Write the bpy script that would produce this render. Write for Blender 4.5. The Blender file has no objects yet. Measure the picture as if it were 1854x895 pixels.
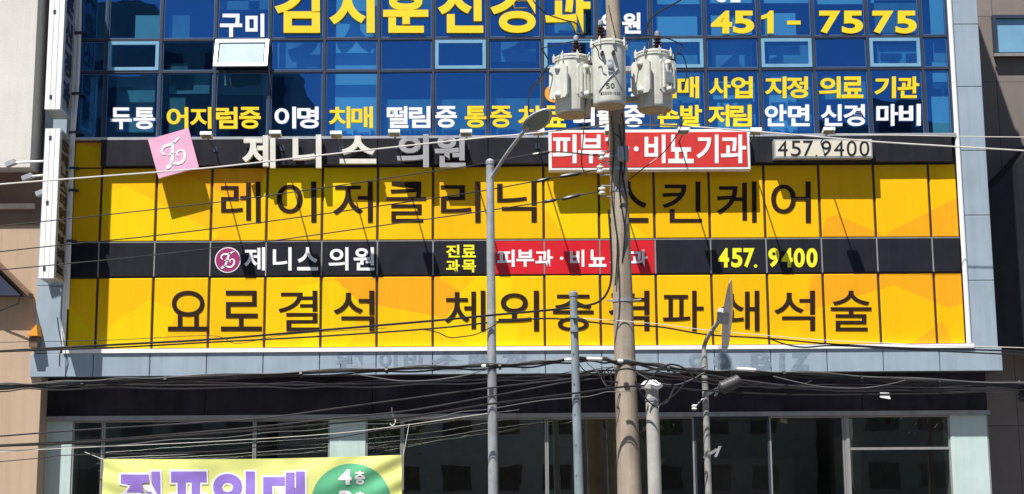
import bpy, bmesh, math, random
from mathutils import Vector, Matrix
random.seed(7)
R = math.radians
SC = bpy.context.scene
COL = SC.collection

# ------------------------------------------------------------------ camera, sky, sun, exposure
PW, PH, FPX = 1854.0, 895.0, 2651.75
CAM = Vector((-0.27245, -26.0, 1.6))
yaw, roll, pitch = 0.0074458, -0.0070776, 0.165
_cy, _sy, _cp, _sp = math.cos(yaw), math.sin(yaw), math.cos(pitch), math.sin(pitch)
FW = Vector((_sy*_cp, _cy*_cp, _sp)); _r = Vector((_cy, -_sy, 0)); _u = _r.cross(FW)
RT = math.cos(roll)*_r + math.sin(roll)*_u
UP = -math.sin(roll)*_r + math.cos(roll)*_u
cam_d = bpy.data.cameras.new('camera'); cam = bpy.data.objects.new('camera', cam_d); COL.objects.link(cam)
cam_d.sensor_width = 36; cam_d.lens = 36*FPX/PW; cam_d.clip_start = 0.1; cam_d.clip_end = 3000
cam.matrix_world = Matrix((( RT.x, UP.x, -FW.x, CAM.x), (RT.y, UP.y, -FW.y, CAM.y), (RT.z, UP.z, -FW.z, CAM.z), (0, 0, 0, 1)))
SC.camera = cam

SUN = Vector((0.64, 1.0, -2.3))                       # the way the light travels
world = bpy.data.worlds.new('World'); SC.world = world; world.use_nodes = True
wn = world.node_tree.nodes; bg = wn['Background']
sky = wn.new('ShaderNodeTexSky'); sky.sky_type = 'NISHITA'; sky.sun_disc = False
sky.sun_elevation = math.atan2(2.3, math.hypot(0.64, 1.0))
sky.sun_rotation = math.atan2(-0.64, -1.0)
sky.air_density = 1.0; sky.dust_density = 0.6; sky.ozone_density = 1.4
world.node_tree.links.new(sky.outputs[0], bg.inputs[0]); bg.inputs[1].default_value = 0.05
sl = bpy.data.lights.new('sun', 'SUN'); sl.energy = 5.0; sl.angle = R(0.53); sl.color = (1, 0.96, 0.9)
so = bpy.data.objects.new('sun', sl); COL.objects.link(so); so.location = (-20, -40, 60)
so.rotation_euler = SUN.to_track_quat('-Z', 'Y').to_euler()
vs = SC.view_settings; vs.view_transform = 'Standard'; vs.look = 'None'; vs.gamma = 1; vs.use_curve_mapping = False
vs.exposure = 0.72

def P(px, py, d=0.0):
    """the point seen at photo pixel px,py on the upright plane d metres in front of the shop front"""
    v = FW*FPX + RT*(px-PW/2) - UP*(py-PH/2)
    return CAM + v*((26.0-d)/v.y)
def zat(py, d=0.0, px=927): return P(px, py, d).z
def xat(px, py, d=0.0): return P(px, py, d).x

# ------------------------------------------------------------------ materials
MATS = {}
def nt(name):
    m = bpy.data.materials.new(name); m.use_nodes = True; MATS[name] = m
    return m, m.node_tree.nodes, m.node_tree.links, m.node_tree.nodes['Principled BSDF']
def pos(N, L, sx=1, sy=1, sz=1):
    g = N.new('ShaderNodeNewGeometry'); mp = N.new('ShaderNodeMapping'); mp.inputs['Scale'].default_value = (sx, sy, sz)
    L.new(g.outputs['Position'], mp.inputs['Vector']); return mp.outputs[0]
def ramp(N, L, fac, stops):
    r = N.new('ShaderNodeValToRGB'); e = r.color_ramp.elements
    while len(e) < len(stops): e.new(0.5)
    for q, (p, c) in zip(e, stops): q.position = p; q.color = (*c, 1)
    L.new(fac, r.inputs[0]); return r.outputs[0]
def mixc(N, L, a, b, fac, mode='MIX'):
    m = N.new('ShaderNodeMix'); m.data_type = 'RGBA'; m.blend_type = mode
    for s, v in ((6, a), (7, b), (0, fac)):
        if hasattr(v, 'links'): L.new(v, m.inputs[s])
        elif isinstance(v, tuple): m.inputs[s].default_value = (*v, 1)
        else: m.inputs[s].default_value = v
    return m.outputs[2]
def noise(N, L, vec, scale, detail=4, rough=0.55):
    n = N.new('ShaderNodeTexNoise'); n.inputs['Scale'].default_value = scale; n.inputs['Detail'].default_value = detail
    n.inputs['Roughness'].default_value = rough; L.new(vec, n.inputs['Vector']); return n.outputs[0]
def bump(N, L, h, b, strength=0.2, dist=0.01):
    n = N.new('ShaderNodeBump'); n.inputs['Strength'].default_value = strength; n.inputs['Distance'].default_value = dist
    L.new(h, n.inputs['Height']); L.new(n.outputs[0], b.inputs['Normal'])
def plain(name, col, rough=0.5, metal=0.0, var=0.12, vscale=3.0, streak=0.0, fine=0.0, bumps=0.0, spec=0.5):
    """base colour broken up by soft blotches, rain streaks and fine grain"""
    m, N, L, b = nt(name)
    v = pos(N, L); n = noise(N, L, v, vscale, 5, 0.6)
    dk = tuple(c*(1-var) for c in col); lt = tuple(min(1, c*(1+var)) for c in col)
    c = ramp(N, L, n, [(0.3, dk), (0.7, lt)])
    if streak:
        s = noise(N, L, pos(N, L, 9, 9, 0.5), 1.0, 4, 0.6)
        c = mixc(N, L, c, ramp(N, L, s, [(0.45, (1, 1, 1)), (0.75, (1-streak,)*3)]), 1.0, 'MULTIPLY')
    if fine:
        s = noise(N, L, v, 60, 3, 0.7)
        c = mixc(N, L, c, ramp(N, L, s, [(0.3, (1-fine,)*3), (0.7, (1, 1, 1))]), 1.0, 'MULTIPLY')
    L.new(c, b.inputs['Base Color']); b.inputs['Roughness'].default_value = rough; b.inputs['Metallic'].default_value = metal
    b.inputs['Specular IOR Level'].default_value = spec
    if bumps: bump(N, L, noise(N, L, v, 45, 4, 0.7), b, bumps)
    return m

def yellow_mat():
    m, N, L, b = nt('yellow_film')
    v = pos(N, L, 0.62, 0.0, 0.80)
    vo = N.new('ShaderNodeTexVoronoi'); vo.inputs['Scale'].default_value = 1.0; vo.inputs['Randomness'].default_value = 1.0
    vo.distance = 'EUCLIDEAN'
    L.new(v, vo.inputs['Vector'])
    sep = N.new('ShaderNodeSeparateColor'); L.new(vo.outputs['Color'], sep.inputs[0])
    r = N.new('ShaderNodeValToRGB'); r.color_ramp.interpolation = 'CONSTANT'; e = r.color_ramp.elements
    st = [(0, (0.87, 0.50, 0.004)), (0.32, (0.88, 0.53, 0.004)), (0.56, (0.86, 0.39, 0.012)), (0.78, (0.86, 0.60, 0.003))]
    while len(e) < 4: e.new(0.5)
    for q, (p_, c) in zip(e, st): q.position = p_; q.color = (*c, 1)
    L.new(sep.outputs[0], r.inputs[0])
    d = noise(N, L, pos(N, L, 3, 3, 0.6), 1.2, 5, 0.65)
    c = mixc(N, L, r.outputs[0], ramp(N, L, d, [(0.4, (1, 1, 1)), (0.8, (0.90, 0.89, 0.86))]), 1.0, 'MULTIPLY')
    oi = N.new('ShaderNodeObjectInfo'); c = mixc(N, L, c, ramp(N, L, oi.outputs['Random'], [(0.0, (0.93, 0.92, 0.95)), (1.0, (1, 1, 1))]), 1.0, 'MULTIPLY')
    gr = noise(N, L, pos(N, L, 14, 14, 0.35), 1.0, 4, 0.7); c = mixc(N, L, c, ramp(N, L, gr, [(0.52, (1, 1, 1)), (0.8, (0.80, 0.78, 0.74))]), 0.5, 'MULTIPLY')
    L.new(c, b.inputs['Base Color']); b.inputs['Roughness'].default_value = 0.55; b.inputs['Specular IOR Level'].default_value = 0.12
    bump(N, L, noise(N, L, pos(N, L), 1.4, 2), b, 0.12, 0.03)
    return m
yellow_mat()

def glass(name, trans, gloss, fac, rough=0.0, wav=0.0):
    m, N, L, b = nt(name); N.remove(b); out = N['Material Output']
    t = N.new('ShaderNodeBsdfTransparent'); t.inputs[0].default_value = (*trans, 1)
    g = N.new('ShaderNodeBsdfGlossy'); g.inputs[0].default_value = (*gloss, 1); g.inputs['Roughness'].default_value = rough
    mx = N.new('ShaderNodeMixShader')
    lw = N.new('ShaderNodeLayerWeight'); lw.inputs[0].default_value = 0.5      # the same from both sides of the pane
    pw = N.new('ShaderNodeMath'); pw.operation = 'POWER'; pw.inputs[1].default_value = 5; L.new(lw.outputs['Facing'], pw.inputs[0])
    ma = N.new('ShaderNodeMath'); ma.operation = 'MULTIPLY_ADD'; ma.use_clamp = True; ma.inputs[1].default_value = 1-fac; ma.inputs[2].default_value = fac
    L.new(pw.outputs[0], ma.inputs[0]); L.new(ma.outputs[0], mx.inputs[0]); L.new(t.outputs[0], mx.inputs[1]); L.new(g.outputs[0], mx.inputs[2])
    if wav:
        bp = N.new('ShaderNodeBump'); bp.inputs['Strength'].default_value = wav; bp.inputs['Distance'].default_value = 0.01
        L.new(noise(N, L, pos(N, L), 1.1, 2), bp.inputs['Height']); L.new(bp.outputs[0], g.inputs['Normal'])
    L.new(mx.outputs[0], out.inputs[0]); return m
glass('blue_glass', (0.40, 0.82, 1.0), (0.10, 0.38, 1.0), 0.48, 0.0, 0.25)
glass('dark_glass', (0.60, 0.63, 0.60), (0.88, 0.95, 0.9), 0.24, 0.0, 0.12)

plain('dark_film', (0.016, 0.016, 0.024), 0.5, var=0.2, streak=0.25, spec=0.2)
plain('black_board', (0.020, 0.020, 0.026), 0.4, var=0.25, streak=0.3, spec=0.25)
plain('red_film', (0.62, 0.012, 0.022), 0.35, var=0.06)
plain('red_sign', (0.60, 0.035, 0.03), 0.4, var=0.08, streak=0.12)
plain('pink_sign', (0.80, 0.42, 0.60), 0.4, var=0.06)
plain('magenta', (0.33, 0.03, 0.14), 0.4)
plain('cream_sign', (0.70, 0.66, 0.54), 0.45, var=0.05, streak=0.1)
plain('cream_letter', (0.74, 0.72, 0.64), 0.5, var=0.08, streak=0.15)
plain('grey_letter', (0.36, 0.36, 0.38), 0.5, var=0.12, streak=0.2)
plain('white_paint', (0.86, 0.86, 0.86), 0.4, var=0.04, streak=0.1)
plain('white_letter', (0.84, 0.84, 0.86), 0.45, var=0.03)
plain('yellow_letter', (0.90, 0.62, 0.012), 0.45, var=0.04)
plain('lemon_letter', (0.90, 0.82, 0.02), 0.45, var=0.04)
plain('brown_letter', (0.026, 0.013, 0.008), 0.6, var=0.15, spec=0.15)
plain('black_letter', (0.012, 0.012, 0.016), 0.45)
plain('mullion', (0.040, 0.050, 0.085), 0.45, metal=0.2)
plain('blue_alu', (0.07, 0.14, 0.27), 0.4, metal=0.2)
plain('painted_sky_pane', (0.30, 0.40, 0.58), 0.25, var=0.12, vscale=2.5)  # milky tone stands for bright sky mirrored in the open sash
plain('brown_gap', (0.045, 0.026, 0.014), 0.6)
plain('sash_alu', (0.20, 0.42, 0.60), 0.4, metal=0.2, var=0.08)
plain('alu', (0.60, 0.61, 0.62), 0.38, metal=0.6, var=0.08, streak=0.15)
plain('rail_alu', (0.33, 0.325, 0.32), 0.45, metal=0.3, var=0.12, streak=0.2)
plain('grey_panel', (0.32, 0.395, 0.47), 0.42, metal=0.0, var=0.09, vscale=1.6, streak=0.13, fine=0.06)
plain('ghost_stain', (0.19, 0.245, 0.31), 0.6, var=0.22, vscale=14)
plain('fascia_dark', (0.022, 0.018, 0.026), 0.22, var=0.7, vscale=1.1, streak=0.4, spec=0.35)
plain('soffit', (0.05, 0.05, 0.055), 0.7, var=0.3)
plain('pale_cladding', (0.50, 0.62, 0.60), 0.35, var=0.06, streak=0.1)
plain('interior_wall', (0.10, 0.11, 0.13), 0.9, var=0.3)
plain('interior_dark', (0.16, 0.15, 0.14), 0.9, var=0.6, vscale=0.9)
plain('blind', (0.72, 0.76, 0.78), 0.8, var=0.05)
plain('blind_shaded', (0.42, 0.44, 0.47), 0.8, var=0.35, vscale=1.5)  # darker copy of the blind, shade put into its colour
plain('blind_grey', (0.26, 0.29, 0.28), 0.8, var=0.2)
plain('concrete_pole', (0.40, 0.335, 0.265), 0.9, var=0.18, vscale=2.2, streak=0.38, fine=0.2, bumps=0.35)
plain('galvanised', (0.40, 0.42, 0.45), 0.5, metal=0.35, var=0.2, vscale=5, streak=0.38)
plain('blue_grey_steel', (0.28, 0.34, 0.37), 0.55, metal=0.2, var=0.2, streak=0.42)
plain('old_steel', (0.34, 0.33, 0.32), 0.6, metal=0.2, var=0.3, vscale=7, streak=0.35)
plain('transformer_paint', (0.69, 0.69, 0.625), 0.42, var=0.12, vscale=6, streak=0.26, fine=0.1)
plain('rusty_base', (0.42, 0.33, 0.22), 0.7, var=0.25, vscale=9)
plain('porcelain', (0.030, 0.016, 0.014), 0.15, var=0.2)
plain('white_porcelain', (0.78, 0.76, 0.70), 0.2)
plain('black_wire', (0.014, 0.014, 0.016), 0.38, var=0.2)
plain('grey_wire', (0.035, 0.035, 0.04), 0.3, var=0.3)
plain('glint_wire', (0.13, 0.13, 0.135), 0.3, var=0.5, vscale=1.2)  # lighter grey puts sun glints into the wire colour
plain('light_wire', (0.62, 0.60, 0.57), 0.5, var=0.12)
plain('lamp_glass', (0.20, 0.23, 0.22), 0.15)
plain('banner_cloth', (0.76, 0.78, 0.25), 0.75, var=0.05, fine=0.06)
plain('purple_print', (0.27, 0.17, 0.58), 0.75)
plain('green_print', (0.10, 0.42, 0.22), 0.75, var=0.1)
plain('orange_print', (0.82, 0.33, 0.02), 0.6)
plain('stucco_white', (0.70, 0.68, 0.63), 0.9, var=0.06, vscale=1.2, streak=0.10, fine=0.14, bumps=0.5)
plain('beige_wall', (0.50, 0.365, 0.26), 0.9, var=0.06, vscale=1.0, streak=0.12, fine=0.1, bumps=0.4)
plain('shade_brown', (0.20, 0.135, 0.10), 0.85, var=0.12, vscale=2)  # brown that carries the shade under the white wall
plain('pale_concrete', (0.44, 0.43, 0.40), 0.9, var=0.14, vscale=3, streak=0.2, fine=0.2, bumps=0.3)
plain('closure_plastic', (0.045, 0.045, 0.048), 0.55, var=0.3, vscale=20)
plain('beige_trim', (0.55, 0.47, 0.38), 0.8)
plain('roof_brown', (0.15, 0.085, 0.055), 0.7, var=0.2)
plain('asphalt', (0.05, 0.05, 0.052), 0.9, var=0.2, fine=0.3, bumps=0.5)
plain('ground_soil', (0.10, 0.095, 0.085), 0.95, var=0.2)
plain('far_block', (0.26, 0.26, 0.25), 0.9, var=0.1)
plain('far_block_pale', (0.46, 0.44, 0.42), 0.9, var=0.1)
plain('far_window', (0.03, 0.035, 0.045), 0.2)
plain('road_paint', (0.75, 0.75, 0.72), 0.8)
def tile_mat(name, c1, c2, mortar, w, h, axis='x'):
    m, N, L, b = nt(name)
    g = N.new('ShaderNodeNewGeometry'); s = N.new('ShaderNodeSeparateXYZ'); c = N.new('ShaderNodeCombineXYZ')
    L.new(g.outputs['Position'], s.inputs[0]); L.new(s.outputs[0], c.inputs[0]); L.new(s.outputs[2 if axis == 'x' else 1], c.inputs[1])
    t = N.new('ShaderNodeTexBrick'); t.offset = 0.0 if axis == 'x' else 0.5
    t.inputs['Color1'].default_value = (*c1, 1); t.inputs['Color2'].default_value = (*c2, 1); t.inputs['Mortar'].default_value = (*mortar, 1)
    t.inputs['Scale'].default_value = 1; t.inputs['Brick Width'].default_value = w; t.inputs['Row Height'].default_value = h; t.inputs['Mortar Size'].default_value = 0.008
    L.new(c.outputs[0], t.inputs[0])
    d = noise(N, L, pos(N, L), 2.0, 5)
    L.new(mixc(N, L, t.outputs[0], ramp(N, L, d, [(0.3, (0.82,)*3), (0.7, (1, 1, 1))]), 1.0, 'MULTIPLY'), b.inputs['Base Color'])
    b.inputs['Roughness'].default_value = 0.7
tile_mat('brown_tile', (0.24, 0.205, 0.19), (0.21, 0.18, 0.165), (0.08, 0.07, 0.065), 1.1, 1.4)
tile_mat('paving', (0.18, 0.165, 0.155), (0.15, 0.14, 0.135), (0.08, 0.075, 0.07), 0.4, 0.2, 'y')

# ------------------------------------------------------------------ mesh building
class MB:
    def __init__(s): s.v = []; s.f = []; s.sm = []
    def add(s, vs_, fs, smooth=False):
        o = len(s.v); s.v += [Vector(q) for q in vs_]; s.f += [tuple(i+o for i in f) for f in fs]; s.sm += [smooth]*len(fs); return s
    def box(s, x0, x1, y0, y1, z0, z1):
        x0, x1 = min(x0, x1), max(x0, x1); y0, y1 = min(y0, y1), max(y0, y1); z0, z1 = min(z0, z1), max(z0, z1)
        return s.add([(x0,y0,z0),(x1,y0,z0),(x1,y1,z0),(x0,y1,z0),(x0,y0,z1),(x1,y0,z1),(x1,y1,z1),(x0,y1,z1)],
                     [(0,3,2,1),(4,5,6,7),(0,1,5,4),(1,2,6,5),(2,3,7,6),(3,0,4,7)])
    def obox(s, c, ax, ay, az, hx, hy, hz):
        """box about c with half sizes along three axes"""
        c = Vector(c); q = []
        for k in (-1, 1):
            for i, j in ((-1,-1),(1,-1),(1,1),(-1,1)): q.append(c+ax*hx*i+ay*hy*j+az*hz*k)
        return s.add(q, [(0,3,2,1),(4,5,6,7),(0,1,5,4),(1,2,6,5),(2,3,7,6),(3,0,4,7)])
    def bev(s, x0, x1, y0, y1, z0, z1, b=0.008):
        """box whose front (-y) edges are chamfered"""
        x0, x1 = min(x0, x1), max(x0, x1)
        v = [(x0,y1,z0),(x1,y1,z0),(x1,y1,z1),(x0,y1,z1),(x0,y0+b,z0),(x1,y0+b,z0),(x1,y0+b,z1),(x0,y0+b,z1),
             (x0+b,y0,z0+b),(x1-b,y0,z0+b),(x1-b,y0,z1-b),(x0+b,y0,z1-b)]
        return s.add(v, [(0,3,2,1),(8,9,10,11),(4,5,9,8),(5,6,10,9),(6,7,11,10),(7,4,8,11),(0,1,5,4),(1,2,6,5),(2,3,7,6),(3,0,4,7)])
    def frame(s, x0, x1, z0, z1, y0, y1, w):
        s.box(x0, x1, y0, y1, z0, z0+w); s.box(x0, x1, y0, y1, z1-w, z1)
        s.box(x0, x0+w, y0, y1, z0+w, z1-w); s.box(x1-w, x1, y0, y1, z0+w, z1-w); return s
    def tube(s, pts, r, n=8, cap=True, flat=None):
        pts = [Vector(p) for p in pts]; k = len(pts); rs = r if isinstance(r, (list, tuple)) else [r]*k
        ring = []; ref = None
        for i, p in enumerate(pts):
            t = (pts[min(i+1, k-1)]-pts[max(i-1, 0)]).normalized()
            if ref is None: ref = Vector((0, 0, 1)) if abs(t.z) < 0.9 else Vector((0, 1, 0))
            a = (ref-t*ref.dot(t)).normalized(); b = t.cross(a); ref = a
            ring.append([p+(a*math.cos(2*math.pi*j/n)+b*math.sin(2*math.pi*j/n))*rs[i] for j in range(n)])
        v = [q for g in ring for q in g]
        f = [(i*n+j, i*n+(j+1) % n, (i+1)*n+(j+1) % n, (i+1)*n+j) for i in range(k-1) for j in range(n)]
        s.add(v, f, True)
        if cap: s.add(ring[0][::-1], [tuple(range(n))]); s.add(ring[-1], [tuple(range(n))])
        return s
    def lathe(s, c, prof, n=24, axis=None, cap=True, smooth=True):
        """prof: (radius, height) pairs about the vertical (or the given axis) through c"""
        c = Vector(c); az = (axis or Vector((0, 0, 1))).normalized()
        ax = Vector((1, 0, 0)) if abs(az.x) < 0.9 else Vector((0, 1, 0))
        ax = (ax-az*ax.dot(az)).normalized(); ay = az.cross(ax); v = []
        for r, h in prof:
            for j in range(n):
                a = 2*math.pi*j/n; v.append(c+az*h+(ax*math.cos(a)+ay*math.sin(a))*r)
        f = [(i*n+j, i*n+(j+1) % n, (i+1)*n+(j+1) % n, (i+1)*n+j) for i in range(len(prof)-1) for j in range(n)]
        s.add(v, f, smooth)
        if cap:
            s.add(v[:n][::-1], [tuple(range(n))]); s.add(v[-n:], [tuple(range(n))])
        return s
    def prism(s, poly, n_vec):
        """closed polygon swept along n_vec; poly runs anticlockwise seen from where n_vec points"""
        k = len(poly); n_vec = Vector(n_vec); a = [Vector(q) for q in poly]; b = [q+n_vec for q in a]
        return s.add(a+b, [tuple(range(k))[::-1], tuple(range(k, 2*k))]+[(i, (i+1) % k, k+(i+1) % k, k+i) for i in range(k)])

def root_of(o):
    while o.parent: o = o.parent
    return o
def link(name, mb, mat, parent=None, base=None):
    off = Vector(root_of(parent).location) if parent else (Vector(base) if base is not None else Vector((0, 0, 0)))
    me = bpy.data.meshes.new(name); me.from_pydata([tuple(v-off) for v in mb.v], [], mb.f); me.update()
    me.polygons.foreach_set('use_smooth', mb.sm)
    if any(mb.sm): me.set_sharp_from_angle(angle=R(38))
    me.materials.append(MATS[mat] if isinstance(mat, str) else mat)
    o = bpy.data.objects.new(name, me); COL.objects.link(o)
    if parent: o.parent = parent
    else: o.location = off
    return o
def thing(name, label, cat, loc, group=None):
    o = bpy.data.objects.new(name, None); COL.objects.link(o); o.location = loc; o.empty_display_size = 0.2
    return tag(o, label, cat, group)
def tag(o, label, cat, group=None, kind=None):
    o['label'] = label; o['category'] = cat
    if group: o['group'] = group
    if kind: o['kind'] = kind
    return o
def struct(name, mb, mat):
    o = link(name, mb, mat); o['kind'] = 'structure'; return o
def copy_thing(root, loc, label, group=None):
    r = root.copy(); COL.objects.link(r); r.location = loc; r['label'] = label
    if group: r['group'] = group
    for ch in list(root.children):
        c = ch.copy(); COL.objects.link(c); c.parent = r
        for g in ch.children:
            d = g.copy(); COL.objects.link(d); d.parent = c
    return r

# lettering: glyph outlines of Blender's built-in face, fattened, fitted to a box on a plane
_fc = bpy.data.curves.new('glyph', 'FONT'); _fo = bpy.data.objects.new('glyph', _fc); COL.objects.link(_fo)
_gc = {}
def glyph(ch, bold, depth):
    k = (ch, bold, depth)
    if k not in _gc:
        _fc.body = ch; _fc.offset = bold; _fc.extrude = depth; _fc.resolution_u = 6
        bpy.context.view_layer.update(); dg = bpy.context.evaluated_depsgraph_get()
        me = bpy.data.meshes.new_from_object(_fo.evaluated_get(dg))
        v = [q.co.copy() for q in me.vertices]; f = [tuple(p.vertices) for p in me.polygons]; bpy.data.meshes.remove(me)
        _gc[k] = (v, f)
    return _gc[k]
_one = [(0.20, 0), (0.40, 0), (0.40, 0.74), (0.27, 0.74), (0.18, 0.63), (0, 0.58), (0, 0.46), (0.20, 0.50)]
_gc[('1', 0.036, 0.05)] = ([Vector((x, y, h)) for h in (-0.05, 0.05) for x, y in _one],
    [tuple(range(7, -1, -1)), tuple(range(8, 16))]+[(i, (i+1) % 8, 8+(i+1) % 8, 8+i) for i in range(8)])
def put_char(mb, ch, cx, cy, w, h, d, bold=0.03, th=0.01):
    """glyph ch fills the w x h pixel box about cx,cy, its back on the plane d, th metres thick"""
    v, f = glyph(ch, bold, 0.05)
    x0 = min(q.x for q in v); x1 = max(q.x for q in v); y0 = min(q.y for q in v); y1 = max(q.y for q in v)
    a = P(cx-w/2, cy+h/2, d); b = P(cx+w/2, cy+h/2, d); c = P(cx-w/2, cy-h/2, d)
    ex = (b-a)/(x1-x0); ey = (c-a)/(y1-y0)
    mb.add([a+ex*(q.x-x0)+ey*(q.y-y0)+Vector((0, -th*(q.z+0.05)/0.1, 0)) for q in v], f)
def put_flat(mb, ch, o, ex, ey, en, bold, th):
    """glyph on a free plane: o = lower left corner of its box, ex/ey = the box edges, en = outward"""
    v, f = glyph(ch, bold, 0.05)
    x0 = min(q.x for q in v); x1 = max(q.x for q in v); y0 = min(q.y for q in v); y1 = max(q.y for q in v)
    mb.add([o+ex*((q.x-x0)/(x1-x0))+ey*((q.y-y0)/(y1-y0))+en*(th*(q.z+0.05)/0.1) for q in v], f)
def write(name, parent, mat, chars, cy, w, h, d, bold=0.03, th=0.01):
    for q in chars:
        ch, cx = q[0], q[1]; ww = q[2] if len(q) > 2 else w; hh = q[3] if len(q) > 3 else h; yy = q[4] if len(q) > 4 else cy
        mb = MB(); put_char(mb, ch, cx, yy, ww, hh, d, bold, th); link(name, mb, mat, parent)
def catmull(pts, n=8):
    pts = [Vector(p) for p in pts]
    if len(pts) < 3: return [pts[0].lerp(pts[-1], i/n) for i in range(n+1)]
    q = [pts[0]*2-pts[1]]+pts+[pts[-1]*2-pts[-2]]; out = []
    for i in range(1, len(q)-2):
        for k in range(n):
            t = k/n; a, b, c, e = q[i-1], q[i], q[i+1], q[i+2]
            out.append(0.5*((2*b)+(c-a)*t+(2*a-5*b+4*c-e)*t*t+(3*b-a-3*c+e)*t**3))
    out.append(pts[-1]); return out

# ------------------------------------------------------------------ ground
struct('ground', MB().box(-900, 900, -900, 900, -0.5, -0.02), 'ground_soil')
struct('road', MB().box(-200, 200, -22.0, -6.0, -0.019, 0.0), 'asphalt')
mb = MB().box(-200, 200, -5.85, 0.5, -0.019, 0.12); struct('pavement', mb, 'paving')
mb = MB().box(-200, 200, -6.0, -5.85, -0.019, 0.125); mb.box(-200, 200, -22.15, -22.0, -0.019, 0.125); struct('kerb', mb, 'concrete_pole')
struct('far_pavement', MB().box(-200, 200, -30, -22.15, -0.019, 0.12), 'paving')
mb = MB()
for k in range(-20, 20): mb.box(k*8, k*8+4, -14.07, -13.93, 0.004, 0.006)
struct('road_marking', mb, 'road_paint')

# ------------------------------------------------------------------ the clinic building
Z = dict(ledge0=zat(677.5), ledge1=zat(636), sill1=zat(628.5), ylo=zat(498), ymid=zat(435), yhi=zat(299.5), strip=zat(249), t1=zat(128), t2=zat(70))
TOP = 15.0
XL, XR = -8.0, 8.0
colx = [XL]+[i-7.5 for i in range(16)]+[XR]
B = thing('clinic_building', 'four storey clinic building with blue glass upper floors and a yellow lettered second floor', 'building', (0, 0, 0))
DEP = 12.0
mb = MB()
mb.box(-8.45, 8.45, 0.08, DEP, Z['ledge0']+0.02, Z['strip']-0.05)          # solid second floor
mb.box(-8.5, -8.04, 0.06, DEP, Z['ledge0']+0.021, TOP); mb.box(8.1, 8.5, 0.06, DEP, Z['ledge0']+0.021, TOP); mb.box(-8.5, -8.04, 0.9, DEP, 0, Z['ledge0']); mb.box(8.1, 8.5, 0.9, DEP, 0, Z['ledge0'])
mb.box(-8.04, 8.1, DEP-0.2, DEP, 0, Z['ledge0']); mb.box(-8.04, 8.1, DEP-0.2, DEP, Z['strip'], TOP)
mb.box(-8.04, 8.1, 0.3, DEP-0.2, 11.35, TOP)
link('wall', mb, 'far_block', B)
mb = MB(); mb.box(-8.03, 8.09, 3.4, 3.5, Z['strip']-0.04, 11.34); mb.box(-8.03, 8.09, 0.14, 3.4, Z['strip']-0.04, Z['strip']+0.02)
for x in (-3.1, 2.6): mb.box(x, x+0.08, 0.9, 3.4, Z['strip']+0.02, 11.3)
link('interior_wall', mb, 'interior_wall', B)
mb = MB(); mb.box(-8.03, 8.09, 5.0, 5.1, 0.13, Z['ledge0']); mb.box(-8.03, 8.09, 0.5, 5.0, 0.10, 0.13)
for x, w, y, h in ((-5.5, 1.4, 3.5, 1.9), (-1.4, 2.2, 4.0, 1.1), (1.9, 0.7, 2.5, 2.6), (3.9, 1.6, 3.4, 2.2), (6.2, 0.5, 2.8, 2.6)):
    mb.box(x, x+w, y, y+0.5, 0.13, h)
link('shop_interior', mb, 'interior_dark', B)

# yellow storey: one lettered panel per bay, dark gaps between
mb = MB(); mb.box(XL, XR, 0.03, 0.079, Z['sill1']-0.02, Z['strip']-0.05); link('panel_backing', mb, 'brown_gap', B)
g = 0.022
for i in range(17):
    x0, x1 = colx[i]+(g if i else 0.004), colx[i+1]-(g if i < 16 else 0.004)
    for z0, z1 in ((Z['sill1'], Z['ylo']), (Z['ymid'], Z['yhi'])):
        mb = MB().bev(x0, x1, 0.0, 0.029, z0+0.02+random.uniform(-.003, .004), z1-0.02+random.uniform(-.004, .003), 0.012)
        tx, tz = random.uniform(-.004, .004), random.uniform(-.004, .004)
        for q in mb.v:
            if q.y < 0.02: q.y += 0.004+tx*(q.x-x0)/(x1-x0)+tz*(q.z-z0)/(z1-z0)
        link('yellow_panel', mb, 'yellow_film', B)
    g2 = 0.014
    x0, x1 = colx[i]+(g2 if i else 0.004), colx[i+1]-(g2 if i < 16 else 0.004)
    if colx[i] > 0.5 or colx[i+1] < -0.5 or True:
        red = i in (8, 9, 10)
        xa = x0 if i != 8 else xat(886, 467)
        link('red_panel' if red else 'dark_panel', MB().bev(x0, x1, 0.002, 0.029, Z['ylo']+0.012, Z['ymid']-0.012, 0.006), 'red_film' if red else 'dark_film', B)
mb = MB()
for i in range(1, 17): mb.box(colx[i]-0.012, colx[i]+0.012, 0.0, 0.028, Z['ylo']+0.01, Z['ymid']-0.01)
mb.box(XL, XR, -0.001, 0.028, Z['ymid']-0.010, Z['ymid']+0.008)
link('strip_mullion', mb, 'rail_alu', B)
# black sign board, its pale top rail
zb0 = Z['yhi']-0.0
mb = MB(); bx = [xat(186, 275), -6.5, -4.5, -2.5, -0.5, 1.5, 3.5, 5.5, 7.92]
for a, b_ in zip(bx, bx[1:]): mb.bev(a+0.004, b_-0.004, -0.13, 0.028, zb0, Z['strip']-0.035, 0.004)
link('sign_board', mb, 'black_board', B)
link('yellow_panel', MB().bev(XL+0.004, bx[0]-0.02, 0.0, 0.029, Z['yhi']+0.005, Z['strip']-0.05, 0.008), 'yellow_film', B)
link('top_rail', MB().box(XL, XR+0.02, -0.12, 0.03, Z['strip']-0.033, Z['strip']+0.012), 'alu', B)

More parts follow.
